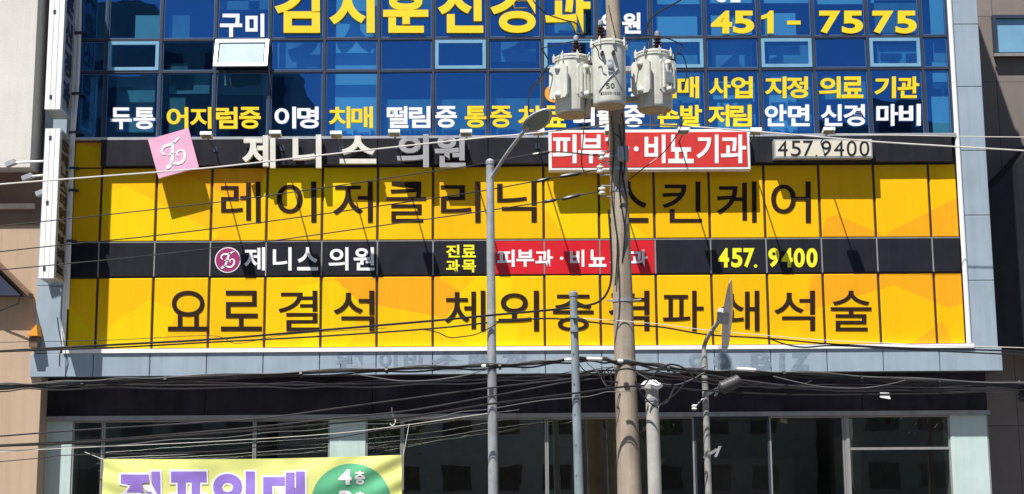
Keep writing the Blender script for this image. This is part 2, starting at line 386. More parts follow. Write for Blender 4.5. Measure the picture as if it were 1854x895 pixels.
# blue curtain wall
zs = [Z['strip']+0.012, Z['t1'], Z['t2'], 11.12]
for i in range(0, 18):
    link('mullion', MB().box(colx[i]-0.024, colx[i]+0.024, -0.03, 0.06, zs[0], 11.1), 'mullion', B)
for z in zs[1:3]:
    mb = MB()
    for i in range(17): mb.box(colx[i]+0.0245, colx[i+1]-0.0245, -0.026, 0.06, z-0.02, z+0.02)
    link('transom', mb, 'mullion', B)
SASH = {2: 0, 4: 1, 8: 0, 10: 0, 12: 0, 14: 0, 16: 0}
SASH = {1: 0, 3: 1, 7: 0, 9: 0, 11: 0, 13: 0, 15: 0}
for i in range(17):
    a, b_ = colx[i]+0.03, colx[i+1]-0.03
    for r in range(3):
        z0, z1 = zs[r]+(0.026 if r else 0.0), zs[r+1]-(0.026 if r < 2 else 0)
        tx, tz = random.uniform(-.009, .009), random.uniform(-.009, .009)
        if r == 1 and i in SASH:
            f = MB(); w = 0.062
            if SASH[i]:                                                   # hinged at the top, pushed open
                hinge = Vector((0, -0.045, z1)); ang = R(17)
                def tip(mm):
                    for k, q in enumerate(mm.v):
                        q2 = q-hinge; mm.v[k] = hinge+Vector((q2.x, q2.y*math.cos(ang)+q2.z*math.sin(ang), -q2.y*math.sin(ang)+q2.z*math.cos(ang)))
                f.frame(a-0.02, b_+0.02, z0-0.02, z1, -0.085, -0.045, w); tip(f)
                wo = link('sash_window', f, 'alu', B); wo['label'] = 'top hung window pushed open'
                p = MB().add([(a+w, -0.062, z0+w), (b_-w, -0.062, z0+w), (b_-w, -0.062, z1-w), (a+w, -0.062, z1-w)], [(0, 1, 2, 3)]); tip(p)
                link('pane', p, 'painted_sky_pane', wo)
                link('stay', MB().tube([(a+0.02, -0.03, z0+0.08), (a+0.03, -0.17, z0+0.03)], 0.008, 6), 'alu', wo)
            else:
                f.frame(a+0.004, b_-0.004, z0+0.004, z1-0.004, -0.036, 0.05, w)
                wo = link('sash_window', f, 'sash_alu', B)
                link('pane', MB().add([(a+w, 0.0+tx, z0+w), (b_-w, 0.0-tx, z0+w), (b_-w, 0.0-tx+tz, z1-w), (a+w, tx+tz, z1-w)], [(0, 1, 2, 3)]), 'blue_glass', wo)
        else:
            f = MB().frame(a+0.001, b_-0.001, z0+0.001, z1-0.001, -0.008, 0.04, 0.016)
            wo = link('window', f, 'blue_alu', B)
            link('pane', MB().add([(a+0.016, tx, z0+0.016), (b_-0.016, -tx, z0+0.016), (b_-0.016, -tx+tz, z1-0.016), (a+0.016, tx+tz, z1-0.016)], [(0, 1, 2, 3)]), 'blue_glass', wo)
# things hung close behind the glass: blinds, boards and columns seen through it
def behind(x0, x1, y0, y1, mat='blind', d=-0.16, name='window_blind'):
    a = P(x0, y1, d); b_ = P(x1, y0, d)
    link(name, MB().box(a.x, b_.x, -d, -d+0.02, a.z, b_.z), mat, B)
for q in ((606, 686, -40, 246), (244, 289, 28, 70), (1188, 1262, 30, 66), (1382, 1440, 24, 66), (1686, 1712, -40, 62), (1690, 1722, 175, 246),
          (1190, 1265, -40, 8), (1383, 1462, -40, 6), (1478, 1560, -40, 8), (1575, 1660, -40, 6), (1283, 1360, -40, 6), (1288, 1360, 28, 66), (1075, 1090, -40, 60),
          (1290, 1355, 148, 180), (1395, 1440, 140, 240), (1300, 1358, 186, 240), (1690, 1720, 132, 160), (1688, 1718, 112, 124), (160, 178, 140, 240)):
    behind(*q)
for q in ((1190, 1268, 10, 30), (1290, 1362, 76, 126), (1084, 1170, 76, 126), (1196, 1262, 80, 124), (1392, 1462, 82, 122), (1288, 1366, 150, 245), (1388, 1466, 132, 238), (1490, 1566, 136, 180),
          (1186, 1266, 140, 245), (1590, 1664, 82, 122), (1692, 1722, 78, 126), (992, 1060, 0, 60), (890, 970, 76, 112), (702, 776, 10, 62), (800, 876, 182, 245), (306, 380, 132, 170), (208, 282, 132, 240), (502, 580, 78, 124)):
    behind(*q, mat='blind_shaded', d=-0.30)
for q in ((306, 344, 28, 70), (306, 340, 115, 130), (304, 336, 176, 240), (694, 780, 180, 245), (790, 880, 180, 245), (890, 980, 178, 245), (450, 486, 0, 18), (398, 470, 2, 18),
          (390, 486, 132, 172), (1585, 1665, 0, 60), (700, 780, 0, 20), (1195, 1268, 132, 240), (1100, 1178, 132, 245), (800, 880, 118, 130)):
    behind(*q, mat='blind_grey')
behind(150, 188, 73, 129, 'interior_wall', -0.06, 'blank_panel')

# above the picture: the rest of the glass front up to the parapet
mb = MB(); mb.box(XL, XR, 0.0, 0.06, 11.12, TOP); link('upper_front', mb, 'dark_film', B)

# lettering on the glass
write('yellow_letter', B, 'yellow_letter', [('김', 539), ('지', 638), ('훈', 735), ('신', 834), ('경', 929), ('과', 1028)], 15, 82, 92, 0.012, 0.032, 0.05)
write('white_letter', B, 'white_letter', [('구', 419, 40, 42, 47), ('미', 462, 34, 42, 47), ('원', 1143, 34, 38, 43), ('의', 1104, 34, 38, 43)], 45, 36, 42, 0.012, 0.035, 0.03)
write('white_letter', B, 'white_letter', [('상', 1306), ('담', 1332)], -10, 24, 30, 0.012, 0.03, 0.02)
write('phone_letter', B, 'yellow_letter', [('4', 1306), ('5', 1346), ('1', 1389, 22), ('-', 1437, 24, 7, 42), ('7', 1502), ('5', 1543), ('7', 1598), ('5', 1640)], 41, 38, 41, 0.012, 0.036, 0.03)
write('yellow_letter', B, 'yellow_letter', [('치', 1205), ('매', 1246), ('사', 1303), ('업', 1343), ('지', 1404), ('정', 1443), ('의', 1502), ('료', 1543), ('기', 1602), ('관', 1644)], 159, 39, 39, 0.012, 0.028, 0.03)
write('white_letter', B, 'white_letter', [('동', 1156, 36, 40)], 163, 38, 40, 0.012, 0.035, 0.03)
wl = [('두', 220), ('통', 262), ('이', 517), ('명', 558), ('떨', 720), ('림', 760), ('증', 808), ('뇌', 1057), ('졸', 1100), ('중', 1147), ('안', 1404), ('면', 1446), ('신', 1505), ('경', 1546), ('마', 1606), ('비', 1647)]
yl = [('어', 322), ('지', 364), ('럼', 411), ('증', 453), ('치', 615), ('매', 656), ('통', 861), ('증', 907), ('치', 957), ('료', 1005), ('손', 1210), ('발', 1251), ('저', 1301), ('림', 1341)]
rowy = lambda x: 215-(x-240)*0.0045
write('white_letter', B, 'white_letter', [(c, x, 39, 39, rowy(x)) for c, x in wl], 0, 39, 39, 0.012, 0.026, 0.03)
write('yellow_letter', B, 'yellow_letter', [(c, x, 39, 39, rowy(x)) for c, x in yl], 0, 39, 39, 0.012, 0.026, 0.03)
c = P(1003, 170, 0.012); mb = MB().lathe(c, [(0.17, 0), (0.17, 0.03)], 32, Vector((0, -1, 0))); em = link('round_emblem', mb, 'orange_print', B)
c = P(1003, 165, 0.042); mb = MB().lathe(c, [(0.085, 0), (0.085, 0.012)], 24, Vector((0, -1, 0))); link('emblem_disc', mb, 'white_letter', em)

# lettering on the yellow storey
write('brown_letter', B, 'brown_letter', [('레', 436), ('이', 537), ('저', 639), ('클', 736), ('리', 834), ('닉', 936), ('스', 1138), ('킨', 1235), ('케', 1334), ('어', 1432)], 366, 72, 74, 0.001, 0.006, 0.004)
write('brown_letter', B, 'brown_letter', [('요', 341), ('로', 437), ('결', 541), ('석', 641), ('체', 842), ('외', 939), ('충', 1038), ('격', 1139), ('파', 1237), ('쇄', 1338), ('석', 1439), ('술', 1541)], 563, 74, 73, 0.001, 0.006, 0.004)
write('white_letter', B, 'white_letter', [('제', 461), ('니', 511, 34), ('스', 557), ('의', 613, 36), ('원', 659)], 469, 38, 42, 0.0, 0.022, 0.004)
write('white_letter', B, 'white_letter', [('피', 916), ('부', 951), ('과', 985), ('·', 1017, 6, 6), ('비', 1045, 26), ('뇨', 1082), ('기', 1118, 28), ('과', 1156)], 468, 32, 31, 0.0, 0.03, 0.004)
write('lemon_letter', B, 'lemon_letter', [('진', 820), ('료', 849), ('과', 820, 25, 23, 482), ('목', 849, 25, 23, 482)], 455, 25, 23, 0.0, 0.03, 0.004)
write('phone_letter', B, 'lemon_letter', [('4', 1310), ('5', 1334), ('7', 1356), ('.', 1368, 6, 6, 482), ('9', 1401), ('4', 1425), ('0', 1447), ('0', 1470)], 467, 20, 35, 0.0, 0.035, 0.004)
def z_logo(c, ex, ey, en, size, r):
    """script capital Z as a raised ribbon: size = half height"""
    s0 = [(-.55, .08), (-.70, .14), (-.74, .42), (-.52, .66), (-.15, .68), (.2, .74), (.55, .93), (.76, 1.0)]
    r0 = [.5, .9, 1.3, 1.5, 1.5, 1.5, 1.2, .6]
    s1 = [(.25, .82), (.10, .5), (-.03, .1), (-.15, -.3), (-.32, -.68), (-.58, -.95), (-.72, -.92), (-.60, -.78), (-.25, -.72), (.1, -.82), (.4, -.82), (.68, -.55), (.76, -.15), (.58, .08), (.32, .02), (.22, -.16), (.34, -.30)]
    rs = [1.2, 1.7, 1.8, 1.7, 1.5, 1.1, .9, .9, 1.2, 1.4, 1.5, 1.5, 1.3, 1.1, .9, .8, .5]
    mm = MB()
    def ribbon(pts, rads):
        q = catmull([(a, b, w) for (a, b), w in zip(pts, rads)], 5); up, lo = [], []
        for i, p in enumerate(q):
            t = q[min(i+1, len(q)-1)]-q[max(i-1, 0)]; n = Vector((-t.y, t.x)).normalized()*r*p.z
            up.append((p.x*size+n.x, p.y*size+n.y)); lo.append((p.x*size-n.x, p.y*size-n.y))
        k = len(q); to = lambda a, h: c+ex*a[0]+ey*a[1]+en*h
        v = [to(a, .006) for a in up]+[to(a, .006) for a in lo]+[to(a, 0) for a in up]+[to(a, 0) for a in lo]
        f = []
        for i in range(k-1):
            f += [(k+i, k+i+1, i+1, i), (i, i+1, 2*k+i+1, 2*k+i), (k+i+1, k+i, 3*k+i, 3*k+i+1)]
        mm.add(v, f)
    ribbon(s0, r0); ribbon(s1, rs); ribbon([(-.40, -.03), (-.1, -.04), (.16, .03)], [.5, 1, .5])
    return mm
c = P(412.5, 471, 0.0); xx, zz, fr = Vector((1, 0, 0)), Vector((0, 0, 1)), Vector((0, -1, 0))
lg = link('round_emblem', MB().lathe(c, [(0.232, 0), (0.232, 0.003)], 40, fr), 'white_letter', B)
link('emblem_disc', MB().lathe(c+fr*0.0032, [(0.215, 0), (0.215, 0.002)], 40, fr), 'magenta', lg)
link('emblem_letter', z_logo(c+fr*0.0055, xx, zz, fr, 0.155, 0.0105), 'white_letter', lg)

# sill, grey ledge, dark fascia, shop front
link('sill', MB().box(-8.04, 8.12, -0.10, 0.05, Z['ledge1']+0.002, Z['sill1']), 'white_paint', B)
mb = MB(); ex = [-8.62, -7.5]+[i-7.5 for i in range(1, 16)]+[8.62]
ex = [-8.62, -7.98, -7.5]+[i-7.5 for i in range(1, 16)]+[8.62]
for a, b_ in zip(ex, ex[1:]): mb.bev(a+0.007, b_-0.007, -0.07, 0.0, Z['ledge0'], Z['ledge1'], 0.006)
link('ledge', mb, 'grey_panel', B)
mb = MB(); mb.box(-8.61, 8.61, -0.062, 0.44, Z['ledge0']+0.004, Z['ledge0']+0.02); link('soffit', mb, 'soffit', B)
link('ledge_backing', MB().box(-8.61, 8.61, 0.001, 0.075, Z['ledge0']+0.021, Z['ledge1']-0.004), 'soffit', B)
GY = 0.45
zf = zat(749, -GY); zr = zat(757, -GY)
mb = MB(); fx = [-8.45, -5.6, -2.6, 0.35, 3.3, 6.2, 8.45]
for a, b_ in zip(fx, fx[1:]): mb.box(a+0.004, b_-0.004, GY-0.06, GY+0.2, zf, Z['ledge0'])
link('fascia', mb, 'fascia_dark', B)
link('header_rail', MB().box(-8.45, 8.48, GY-0.10, GY+0.1, zr, zf-0.001), 'rail_alu', B)
sx = lambda px: xat(px, 820, -GY)
for a, b_ in ((78, 130), (597, 662), (1722, 1789)):
    link('pillar', MB().bev(sx(a), sx(b_), GY-0.02, GY+0.4, 0.125, zr-0.002, 0.006), 'pale_cladding', B)
ed = [130, 186, 460, 597, 662, 728, 990, 1258, 1394, 1530, 1722]
for a, b_ in zip(ed, ed[1:]):
    if a == 597: continue
    if a == 1530: zt = zr
    f = MB(); x0, x1 = sx(a)+0.004, sx(b_)-0.004
    f.frame(x0, x1, 0.13, zr-0.003, GY+0.0, GY+0.07, 0.028)
    if a == 1530:
        zz_ = zat(817, -GY); f.box(x0+0.09, x1-0.03, GY-0.012, GY+0.06, zz_-0.022, zz_+0.022); f.box(x0+0.03, x0+0.085, GY-0.014, GY+0.06, 0.16, zr-0.035)
    wo = link('shop_window', f, 'rail_alu' if a not in (1258,) else 'mullion', B)
    link('pane', MB().add([(x0+0.028, GY+0.03, 0.158), (x1-0.028, GY+0.03, 0.158), (x1-0.028, GY+0.03, zr-0.031), (x0+0.028, GY+0.03, zr-0.031)], [(0, 1, 2, 3)]), 'dark_glass', wo)
link('wall_return', MB().box(-8.45, sx(78)-0.004, GY, GY+0.4, 0.125, zr-0.002), 'mullion', B)
link('wall_return', MB().box(sx(1789)+0.004, 8.46, GY-0.005, GY+0.4, 0.125, zr-0.002), 'rail_alu', B)
# ghost of removed letters on the ledge
gl = [('왠', 633, 50, 38), ('이', 703, 34, 36), ('비', 748, 34, 34), ('소', 808, 56, 36), ('벤', 866, 36, 36), ('처', 930, 46, 36), ('o', 1262, 30, 26, 654), ('o', 1308, 34, 30, 654), ('B', 1378, 38, 36), ('i', 1416, 12, 36), ('z', 1449, 36, 34)]
for q in gl:
    mb = MB(); put_char(mb, q[0], q[1], (q[4] if len(q) > 4 else 654), q[2], q[3], 0.0705, 0.045, 0.0015); link('letter_ghost', mb, 'ghost_stain', B)
# grey pilasters and white corner trims
zj = [0.12, Z['ledge0']]
jz = [zat(y, 0.05, 1760) for y in (508, 390, 273, 157, 44)]
jz = [Z['ledge1']+0.004]+jz+[jz[-1]+1.16*k for k in (1, 2, 3, 4)]
jz = [q for q in jz if q < TOP-0.2]+[TOP]
for x0, x1 in ((XR+0.085, 8.56), (-8.56, XL-0.085)):
    mb = MB()
    for a, b_ in zip(jz, jz[1:]): mb.bev(x0, x1, -0.05, 0.059, a+0.006, b_-0.006, 0.006)
    link('pilaster', mb, 'grey_panel', B)
    link('pilaster_backing', MB().box(x0+0.01, x1-0.01, 0.0595, 0.3, jz[0], TOP), 'soffit', B)
link('corner_trim', MB().tube([(XR+0.045, -0.06, Z['sill1']), (XR+0.045, -0.06, TOP)], 0.045, 12), 'white_paint', B)
link('corner_trim', MB().tube([(XL-0.045, -0.06, Z['sill1']), (XL-0.045, -0.06, TOP)], 0.040, 12), 'white_paint', B)

# ------------------------------------------------------------------ neighbours
LX1 = xat(74, 750, 0.0)
N1 = thing('stucco_building', 'white stucco over beige walled building at the left of the clinic', 'building', (-14, 0, 0))
zw = zat(303, 0.45, 40)
link('upper_wall', MB().box(-20, -8.66, -0.45, 9, zw, 17), 'stucco_white', N1)
link('lower_wall', MB().box(-20, LX1-0.02, 0.0, 9, 0.1, zw-0.002), 'beige_wall', N1)
link('shade_band', MB().box(-20, LX1-0.015, -0.02, -0.0005, zat(407, 0.0, 40), zw-0.003), 'shade_brown', N1)  # thin panel painting the shade cast by the projecting upper wall
link('trim', MB().box(-20, -8.66, -0.12, -0.021, zat(378, 0.1, 40), zat(369, 0.1, 40)), 'beige_trim', N1)
a = P(0, 487, 0.32); b_ = P(51, 537, 0.32)
aw = thing('lean_to_roof', 'brown sloping roof corner jutting from the beige wall at the left edge', 'roof', (a.x-1, 0, a.z))
sl_ = (b_-a)
mb = MB().prism([(a.x-2.2, -0.32, a.z-sl_.z/sl_.x*2.2), (a.x-2.2, -0.32, a.z-sl_.z/sl_.x*2.2+0.07), (b_.x, -0.32, b_.z+0.07), (b_.x, -0.32, b_.z)][::-1], (0, 0.30, 0))
link('roof_sheet', mb, 'roof_brown', aw)
mb = MB().tube([P(35, 538, 0.28), P(34, 549, 0.28), P(0, 563, 0.15), P(-20, 571, 0.05)], 0.012, 6); link('strut', mb, 'black_wire', aw)
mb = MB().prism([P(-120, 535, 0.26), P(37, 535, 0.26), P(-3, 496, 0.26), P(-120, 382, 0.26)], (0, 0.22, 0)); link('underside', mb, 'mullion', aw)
c = P(58, 600, 0.35)
ys = thing('wall_light', 'small yellow pointed hood with a dark base on the beige wall', 'light', c)
a, b_, e = P(48, 608, 0.3), P(68, 608, 0.3), P(66, 587, 0.3)
link('hood', MB().prism([a, b_, e], (0, 0.28, 0)), 'orange_print', ys)
a, b_ = P(52, 629, 0.25), P(68, 609, 0.25); link('base', MB().box(a.x, b_.x, -0.25, -0.003, a.z, b_.z-0.01), 'roof_brown', ys)
# right: recessed brown tiled building
N2 = thing('brown_building', 'dark brown tiled building set back at the right of the clinic', 'building', (13, 3, 0))
link('wall', MB().box(8.5, 22, 3.0, 12, 0.1, 15.5), 'brown_tile', N2)
w0, w1 = P(1800, 102, -2.95), P(1890, 28, -2.95)
f = link('window', MB().frame(w0.x, w1.x, w0.z, w1.z, 2.90, 2.999, 0.07), 'mullion', N2)
link('pane', MB().box(w0.x+0.07, w1.x-0.07, 2.96, 2.998, w0.z+0.07, w1.z-0.07), 'far_pane' if 'far_pane' in MATS else 'sash_alu', f)
link('sill', MB().box(w0.x-0.03, w1.x+0.03, 2.84, 2.899, w0.z-0.03, w0.z+0.03), 'rail_alu', f)
a, b_ = P(1787, 352, -1.6), P(1854, 281, -1.6); sp = (b_-a)
mb = MB().prism([(a.x-0.3, 1.6, a.z-0.3*sp.z/sp.x-2.6), (a.x+3.2, 1.6, a.z-2.9), (a.x+3.2, 1.6, a.z+3.2*sp.z/sp.x), (a.x-0.3, 1.6, a.z-0.3*sp.z/sp.x)], (0, 1.38, 0))
tag(link('stair_housing', mb, 'black_board', None, (a.x, 1.6, a.z)), 'black sloping stair housing against the brown wall at the right edge', 'staircase')

# opposite side of the street, which only shows mirrored in the panes
def opposite(x0, x1, y0, h, label, mat='far_block', step=None):
    t = thing('apartment_block', label, 'building', ((x0+x1)/2, y0, 0), 'buildings across the street mirrored in the glass')
    mb = MB().box(x0, x1, y0-12, y0, 0, h)
    if step: mb.box(x0+step[0], x0+step[1], y0-10, y0-2, h, h+step[2])
    link('wall', mb, mat, t)
    mb = MB(); z = 1.6
    while z < h-1.2:
        x = x0+0.8
        while x < x1-1.6: mb.box(x, x+1.5, y0-0.02, y0+0.03, z, z+1.3); x += 2.6
        z += 2.9
    o = link('windows', mb, 'far_window', t); o['kind'] = 'stuff'
opposite(-23, -12.6, -48, 24, 'tall dark apartment block mirrored in the left blue panes', 'far_block', (2, 6, 3))
opposite(-12, 6, -50, 13.5, 'low pale block mirrored along the foot of the blue panes', 'far_block_pale', (3, 8, 1.5))
opposite(17.5, 27, -48, 21, 'dark block mirrored in the last blue panes at the right', 'far_block')
opposite(7, 16.5, -52, 10.5, 'low dark block mirrored in the right of the shop windows', 'far_block')
opposite(-44, -25, -50, 15, 'wide low block mirrored at the far left', 'far_block_pale')

def street_tree(x, y, h, label):
    t = thing('street_tree', label, 'tree', (x, y, 0.12), 'street trees mirrored in the shop windows')
    mb = MB(); top = Vector((x, y, h*0.62)); mb.tube([(x, y, 0.12), (x+0.05, y, h*0.3), top], [0.14, 0.11, 0.06], 10)
    tips = []
    for k in range(9):
        a = k*2.4; e = top+Vector((math.cos(a)*h*0.22, math.sin(a)*h*0.22, h*(0.02+0.035*k))); tips.append(e); mb.tube([top-Vector((0, 0, h*0.03*(9-k)*0.6)), e], [0.045, 0.015], 6)
    link('trunk', mb, 'roof_brown', t); mb = MB()
    for k in range(1500):
        c = random.choice(tips)+Vector((random.gauss(0, 1), random.gauss(0, 1), random.gauss(0, 0.9)))*h*0.075
        a = Vector((random.gauss(0, 1), random.gauss(0, 1), random.gauss(0, 1))).normalized(); b_ = a.orthogonal().normalized(); w = random.uniform(.08, .15)
        mb.add([c-a*w, c+b_*w*.6, c+a*w, c-b_*w*.6], [(0, 1, 2, 3)])
    link('crown', mb, 'leaf', t)
plain('leaf', (0.06, 0.11, 0.03), 0.6, var=0.4, vscale=1.5)
street_tree(16.5, -31, 8, 'green street tree mirrored in the right end of the shop windows')
street_tree(4.5, -33, 7, 'green street tree mirrored in the middle of the shop windows')
street_tree(-6, -32, 6, 'small green street tree mirrored behind the banner')

# ------------------------------------------------------------------ signs fixed to the building
def side_sign(name, label, f0, f1, y0, y1, b0, b1, chars, n_sizes):
    """projecting box sign: f = left,right pixel of its front edge at top and bottom, b = right pixel of its back edge"""
    d1, d0 = 1.05, 0.30
    FL0, FR0, BR0 = P(f0[0], y0, d1), P(f0[1], y0, d1), P(b0, y0, d0)
    FL1, FR1, BR1 = P(f1[0], y1, d1), P(f1[1], y1, d1), P(b1, y1, d0)
    zt, zb = FL0.z, FL1.z
    fl = Vector(((FL0.x+FL1.x)/2, -d1, 0)); fr_ = Vector(((FR0.x+FR1.x)/2, -d1, 0)); br = Vector(((BR0.x+BR1.x)/2, -d0, 0)); bl = br+(fl-fr_)
    t = thing(name, label, 'sign', (fl+br)/2+Vector((0, 0, zb)), 'signs projecting from the left corner')
    up = Vector((0, 0, 1)); ax = (br-fr_).normalized(); out = Vector((-ax.y, ax.x, 0))
    if out.x < 0: out = -out
    w = (fr_-fl).length
    mb = MB(); q = [fl+ax*0.03, fr_+ax*0.03, br, bl]
    mb.prism([p+up*zb for p in q], up*(zt-zb)); link('cabinet', mb, 'rail_alu', t)
    mb = MB(); e = (fr_-fl)
    for k in range(3):
        a, b_ = fl+e*(k/3+0.012), fl+e*((k+1)/3-0.012)
        mb.prism([p+up*(zb-0.01) for p in (a, b_, b_+ax*0.029, a+ax*0.029)], up*(zt-zb+0.02))
    fe = link('front_edge', mb, 'white_paint', t)
    mb = MB()
    for k in range(3):
        c = fl+e*0.36-ax*0.002+up*(zb+(zt-zb)*(0.06+0.44*k)); mb.obox(c, e.normalized(), ax, up, 0.022, 0.006, 0.035)
    link('latch', mb, 'mullion', t)
    mb = MB()                                                     # aluminium frame round the lit face
    L_ = (br-fr_).length
    for s0, s1, h0, h1 in ((0.03, L_, zb, zb+0.05), (0.03, L_, zt-0.05, zt), (0.03, 0.07, zb+0.05, zt-0.05), (L_-0.04, L_, zb+0.05, zt-0.05)):
        mb.prism([fr_+ax*s0+up*h0, fr_+ax*s0+out*0.02+up*h0, fr_+ax*s1+out*0.02+up*h0, fr_+ax*s1+up*h0], up*(h1-h0))
    link('face_frame', mb, 'alu', t)
    mb = MB(); H = (zt-zb)-0.2; n = len(chars); cell = H/n
    for k, ch in enumerate(chars):
        if ch == ' ': continue
        s = min(L_-0.16, 0.6); hh = min(cell*0.84, 0.6); o = fr_+ax*(0.03+(L_-s)/2)+out*0.002+up*(zt-0.1-cell*k-cell*0.5-hh*0.5)
        put_flat(mb, ch, o, ax*s, up*hh, out, 0.045, 0.006)
    link('lettering', mb, 'black_letter', t)
    mb = MB()
    for k in (0.08, 0.5, 0.92):
        z = zb+(zt-zb)*k; p0 = br+up*z; mb.tube([p0+Vector((-0.08, 0, 0)), Vector((p0.x-0.05, -0.06, z))], 0.02, 6)
    link('bracket', mb, 'mullion', t)
    return t
side_sign('projecting_sign', 'upper of two tall white edged signs projecting from the left corner', (93, 123), (84, 111), -150, 197, 140, 128, '김지훈신경과', 0)
side_sign('projecting_sign', 'lower tall white edged sign projecting over the grey ledge corner', (80, 108), (71, 99), 234, 503, 127, 115, 'S제니스의원피부비뇨', 0)
mb = MB(); pts = [P(146, -20, 0.10), P(142, 130, 0.10), P(134, 240, 0.12), P(129, 360, 0.12), P(122, 560, 0.12)]
mb.tube(catmull(pts, 5), 0.03, 8)
cd = thing('drain_conduit', 'thin white conduit running down beside the projecting signs', 'pipe', (pts[-1].x, -0.1, pts[-1].z))
link('pipe', mb, 'white_paint', cd)
for y in (60, 170, 240, 305, 345, 437):
    p = P(146-y*0.043, y, 0.12); link('pipe_clip', MB().box(p.x-0.10, p.x+0.10, -0.16, -0.05, p.z-0.02, p.z+0.02), 'mullion', cd)

# pink Z sign, tilted
d = 0.30
c0, c1, c2, c3 = P(268, 253, d), P(341, 232, d), P(360, 303, d), P(287, 323, d)
cc = (c0+c1+c2+c3)/4
pk = thing('logo_sign', 'tilted pink square sign with a white script Z above the yellow panels', 'sign', cc)
link('board', MB().prism([c3, c2, c1, c0], (0, 0.07, 0)).prism([c0, c1, c2, c3], (0, 0.07, 0)) if False else MB().prism([p for p in (c3, c2, c1, c0)][::-1], (0, 0.07, 0)), 'pink_sign', pk)
ex_ = (c1-c0).normalized(); ey_ = (c0-c3).normalized()
link('logo', z_logo(cc+fr*0.001, ex_, ey_, fr, 0.25, 0.016), 'white_letter', pk)
mb = MB()
for k in (-0.2, 0.2): mb.box(cc.x+k-0.02, cc.x+k+0.02, -0.229, -0.131, cc.z+0.02, cc.z+0.06)
link('standoff', mb, 'mullion', pk)

for ch, x, y, w, h, mat, lab in (('제', 470, 276, 60, 60, 'cream_letter', 'cream raised letter, first of the row on the black board'), ('니', 557, 276, 52, 60, 'cream_letter', 'cream raised letter of two straight strokes on the black board'),
                            ('스', 649, 273, 66, 50, 'cream_letter', 'cream raised letter like an open tent on the black board'), ('의', 748, 275, 58, 60, 'grey_letter', 'grey raised letter with a ring, right of the tent-shaped letter'),
                            ('원', 815, 275, 56, 60, 'grey_letter', 'last grey raised letter of the row on the black board')):
    mb = MB(); put_char(mb, ch, x, y, w, h, 0.19, 0.03, 0.09); b0 = P(x, y, 0.19)
    t = thing('raised_letter', lab, 'letter', b0, 'raised letters on the black sign board')
    link('letter_body', mb, mat, t)
    mb = MB()
    for k in (-0.12, 0.12): mb.box(b0.x+k-0.012, b0.x+k+0.012, -0.189, -0.131, b0.z-0.01, b0.z+0.015)
    link('fixing', mb, 'mullion', t)

# red sign
d = 0.32
a, b_ = P(994, 309, d), P(1357, 234, d)
rs_ = thing('department_sign', 'red box sign with white lettering and pale frame behind the concrete pole', 'sign', Vector((a.x, -d, a.z)))
link('cabinet', MB().bev(a.x, b_.x, -d, -0.135, a.z, b_.z, 0.012), 'white_paint', rs_)
link('face', MB().bev(a.x+0.05, b_.x-0.05, -d-0.006, -d-0.0005, a.z+0.05, b_.z-0.05, 0.003), 'red_sign', rs_)
write('letter', rs_, 'white_letter', [('피', 1022, 44), ('부', 1070), ('과', 1116), ('·', 1152, 9, 9), ('비', 1186, 38), ('뇨', 1233), ('기', 1281, 40), ('과', 1328)], 270, 46, 52, d+0.006, 0.024, 0.006)
# phone sign
d = 0.30
a, b_ = P(1402, 287, d), P(1579, 252, d)
ps = thing('phone_sign', 'small cream sign with thin black phone number 457.9400', 'sign', Vector((a.x, -d, a.z)))
link('cabinet', MB().bev(a.x, b_.x, -d, -0.135, a.z, b_.z, 0.01), 'alu', ps)
link('face', MB().bev(a.x+0.03, b_.x-0.03, -d-0.006, -d-0.0005, a.z+0.03, b_.z-0.03, 0.003), 'cream_sign', ps)
write('letter', ps, 'black_letter', [('4', 1417), ('5', 1441), ('7', 1463), ('.', 1478, 3, 3, 282), ('9', 1496), ('4', 1519), ('0', 1542), ('0', 1565)], 269, 18, 28, d+0.006, 0.0, 0.004)
write('underline', ps, 'black_letter', [('-', 1490, 150, 0.6, 285.5)], 285, 100, 1, d+0.006, 0.0, 0.002) if False else None

# floodlights on arms
FL = [(374, 245, 'white floodlight on an arm right of the pink Z sign'), (499, 243, 'white floodlight above the first cream raised letters'), (609, 244, 'white floodlight above the tent-shaped cream letter'),
      (714, 241, 'white floodlight above the ringed grey letter'), (844, 241, 'white floodlight just past the last grey letter'), (975, 239, 'white floodlight beside the street lamp head'),
      (1105, 238, 'floodlight half hidden behind the concrete pole'), (1237, 237, 'white floodlight over the middle of the red sign'), (1368, 238, 'white floodlight between the red sign and the phone sign'), (1500, 237, 'white floodlight over the cream phone sign')]
fl0 = None
for x, y, lab in FL:
    p = P(x, y, 0.95)
    if fl0 is None:
        fl0 = thing('floodlight', lab, 'light', p, 'floodlights along the black sign board')
        mb = MB()
        o = Vector(p); tilt = Vector((0, -0.25, -1)).normalized(); sx_ = Vector((1, 0, 0)); sy_ = sx_.cross(tilt)
        mb.obox(o, sx_, sy_, tilt, 0.10, 0.085, 0.03); link('housing', mb, 'white_paint', fl0)
        mb = MB().obox(o+tilt*0.034, sx_, sy_, tilt, 0.085, 0.07, 0.003); link('lens', mb, 'lamp_glass', fl0)
        mb = MB().tube([o+Vector((0, 0.05, -0.0)), o+Vector((0, 0.12, -0.03)), Vector((o.x, -0.131, o.z-0.06))], 0.013, 8)
        mb.box(o.x-0.04, o.x+0.04, -0.14, -0.131, o.z-0.11, o.z-0.01); link('arm', mb, 'mullion', fl0)
    else: copy_thing(fl0, p, lab)

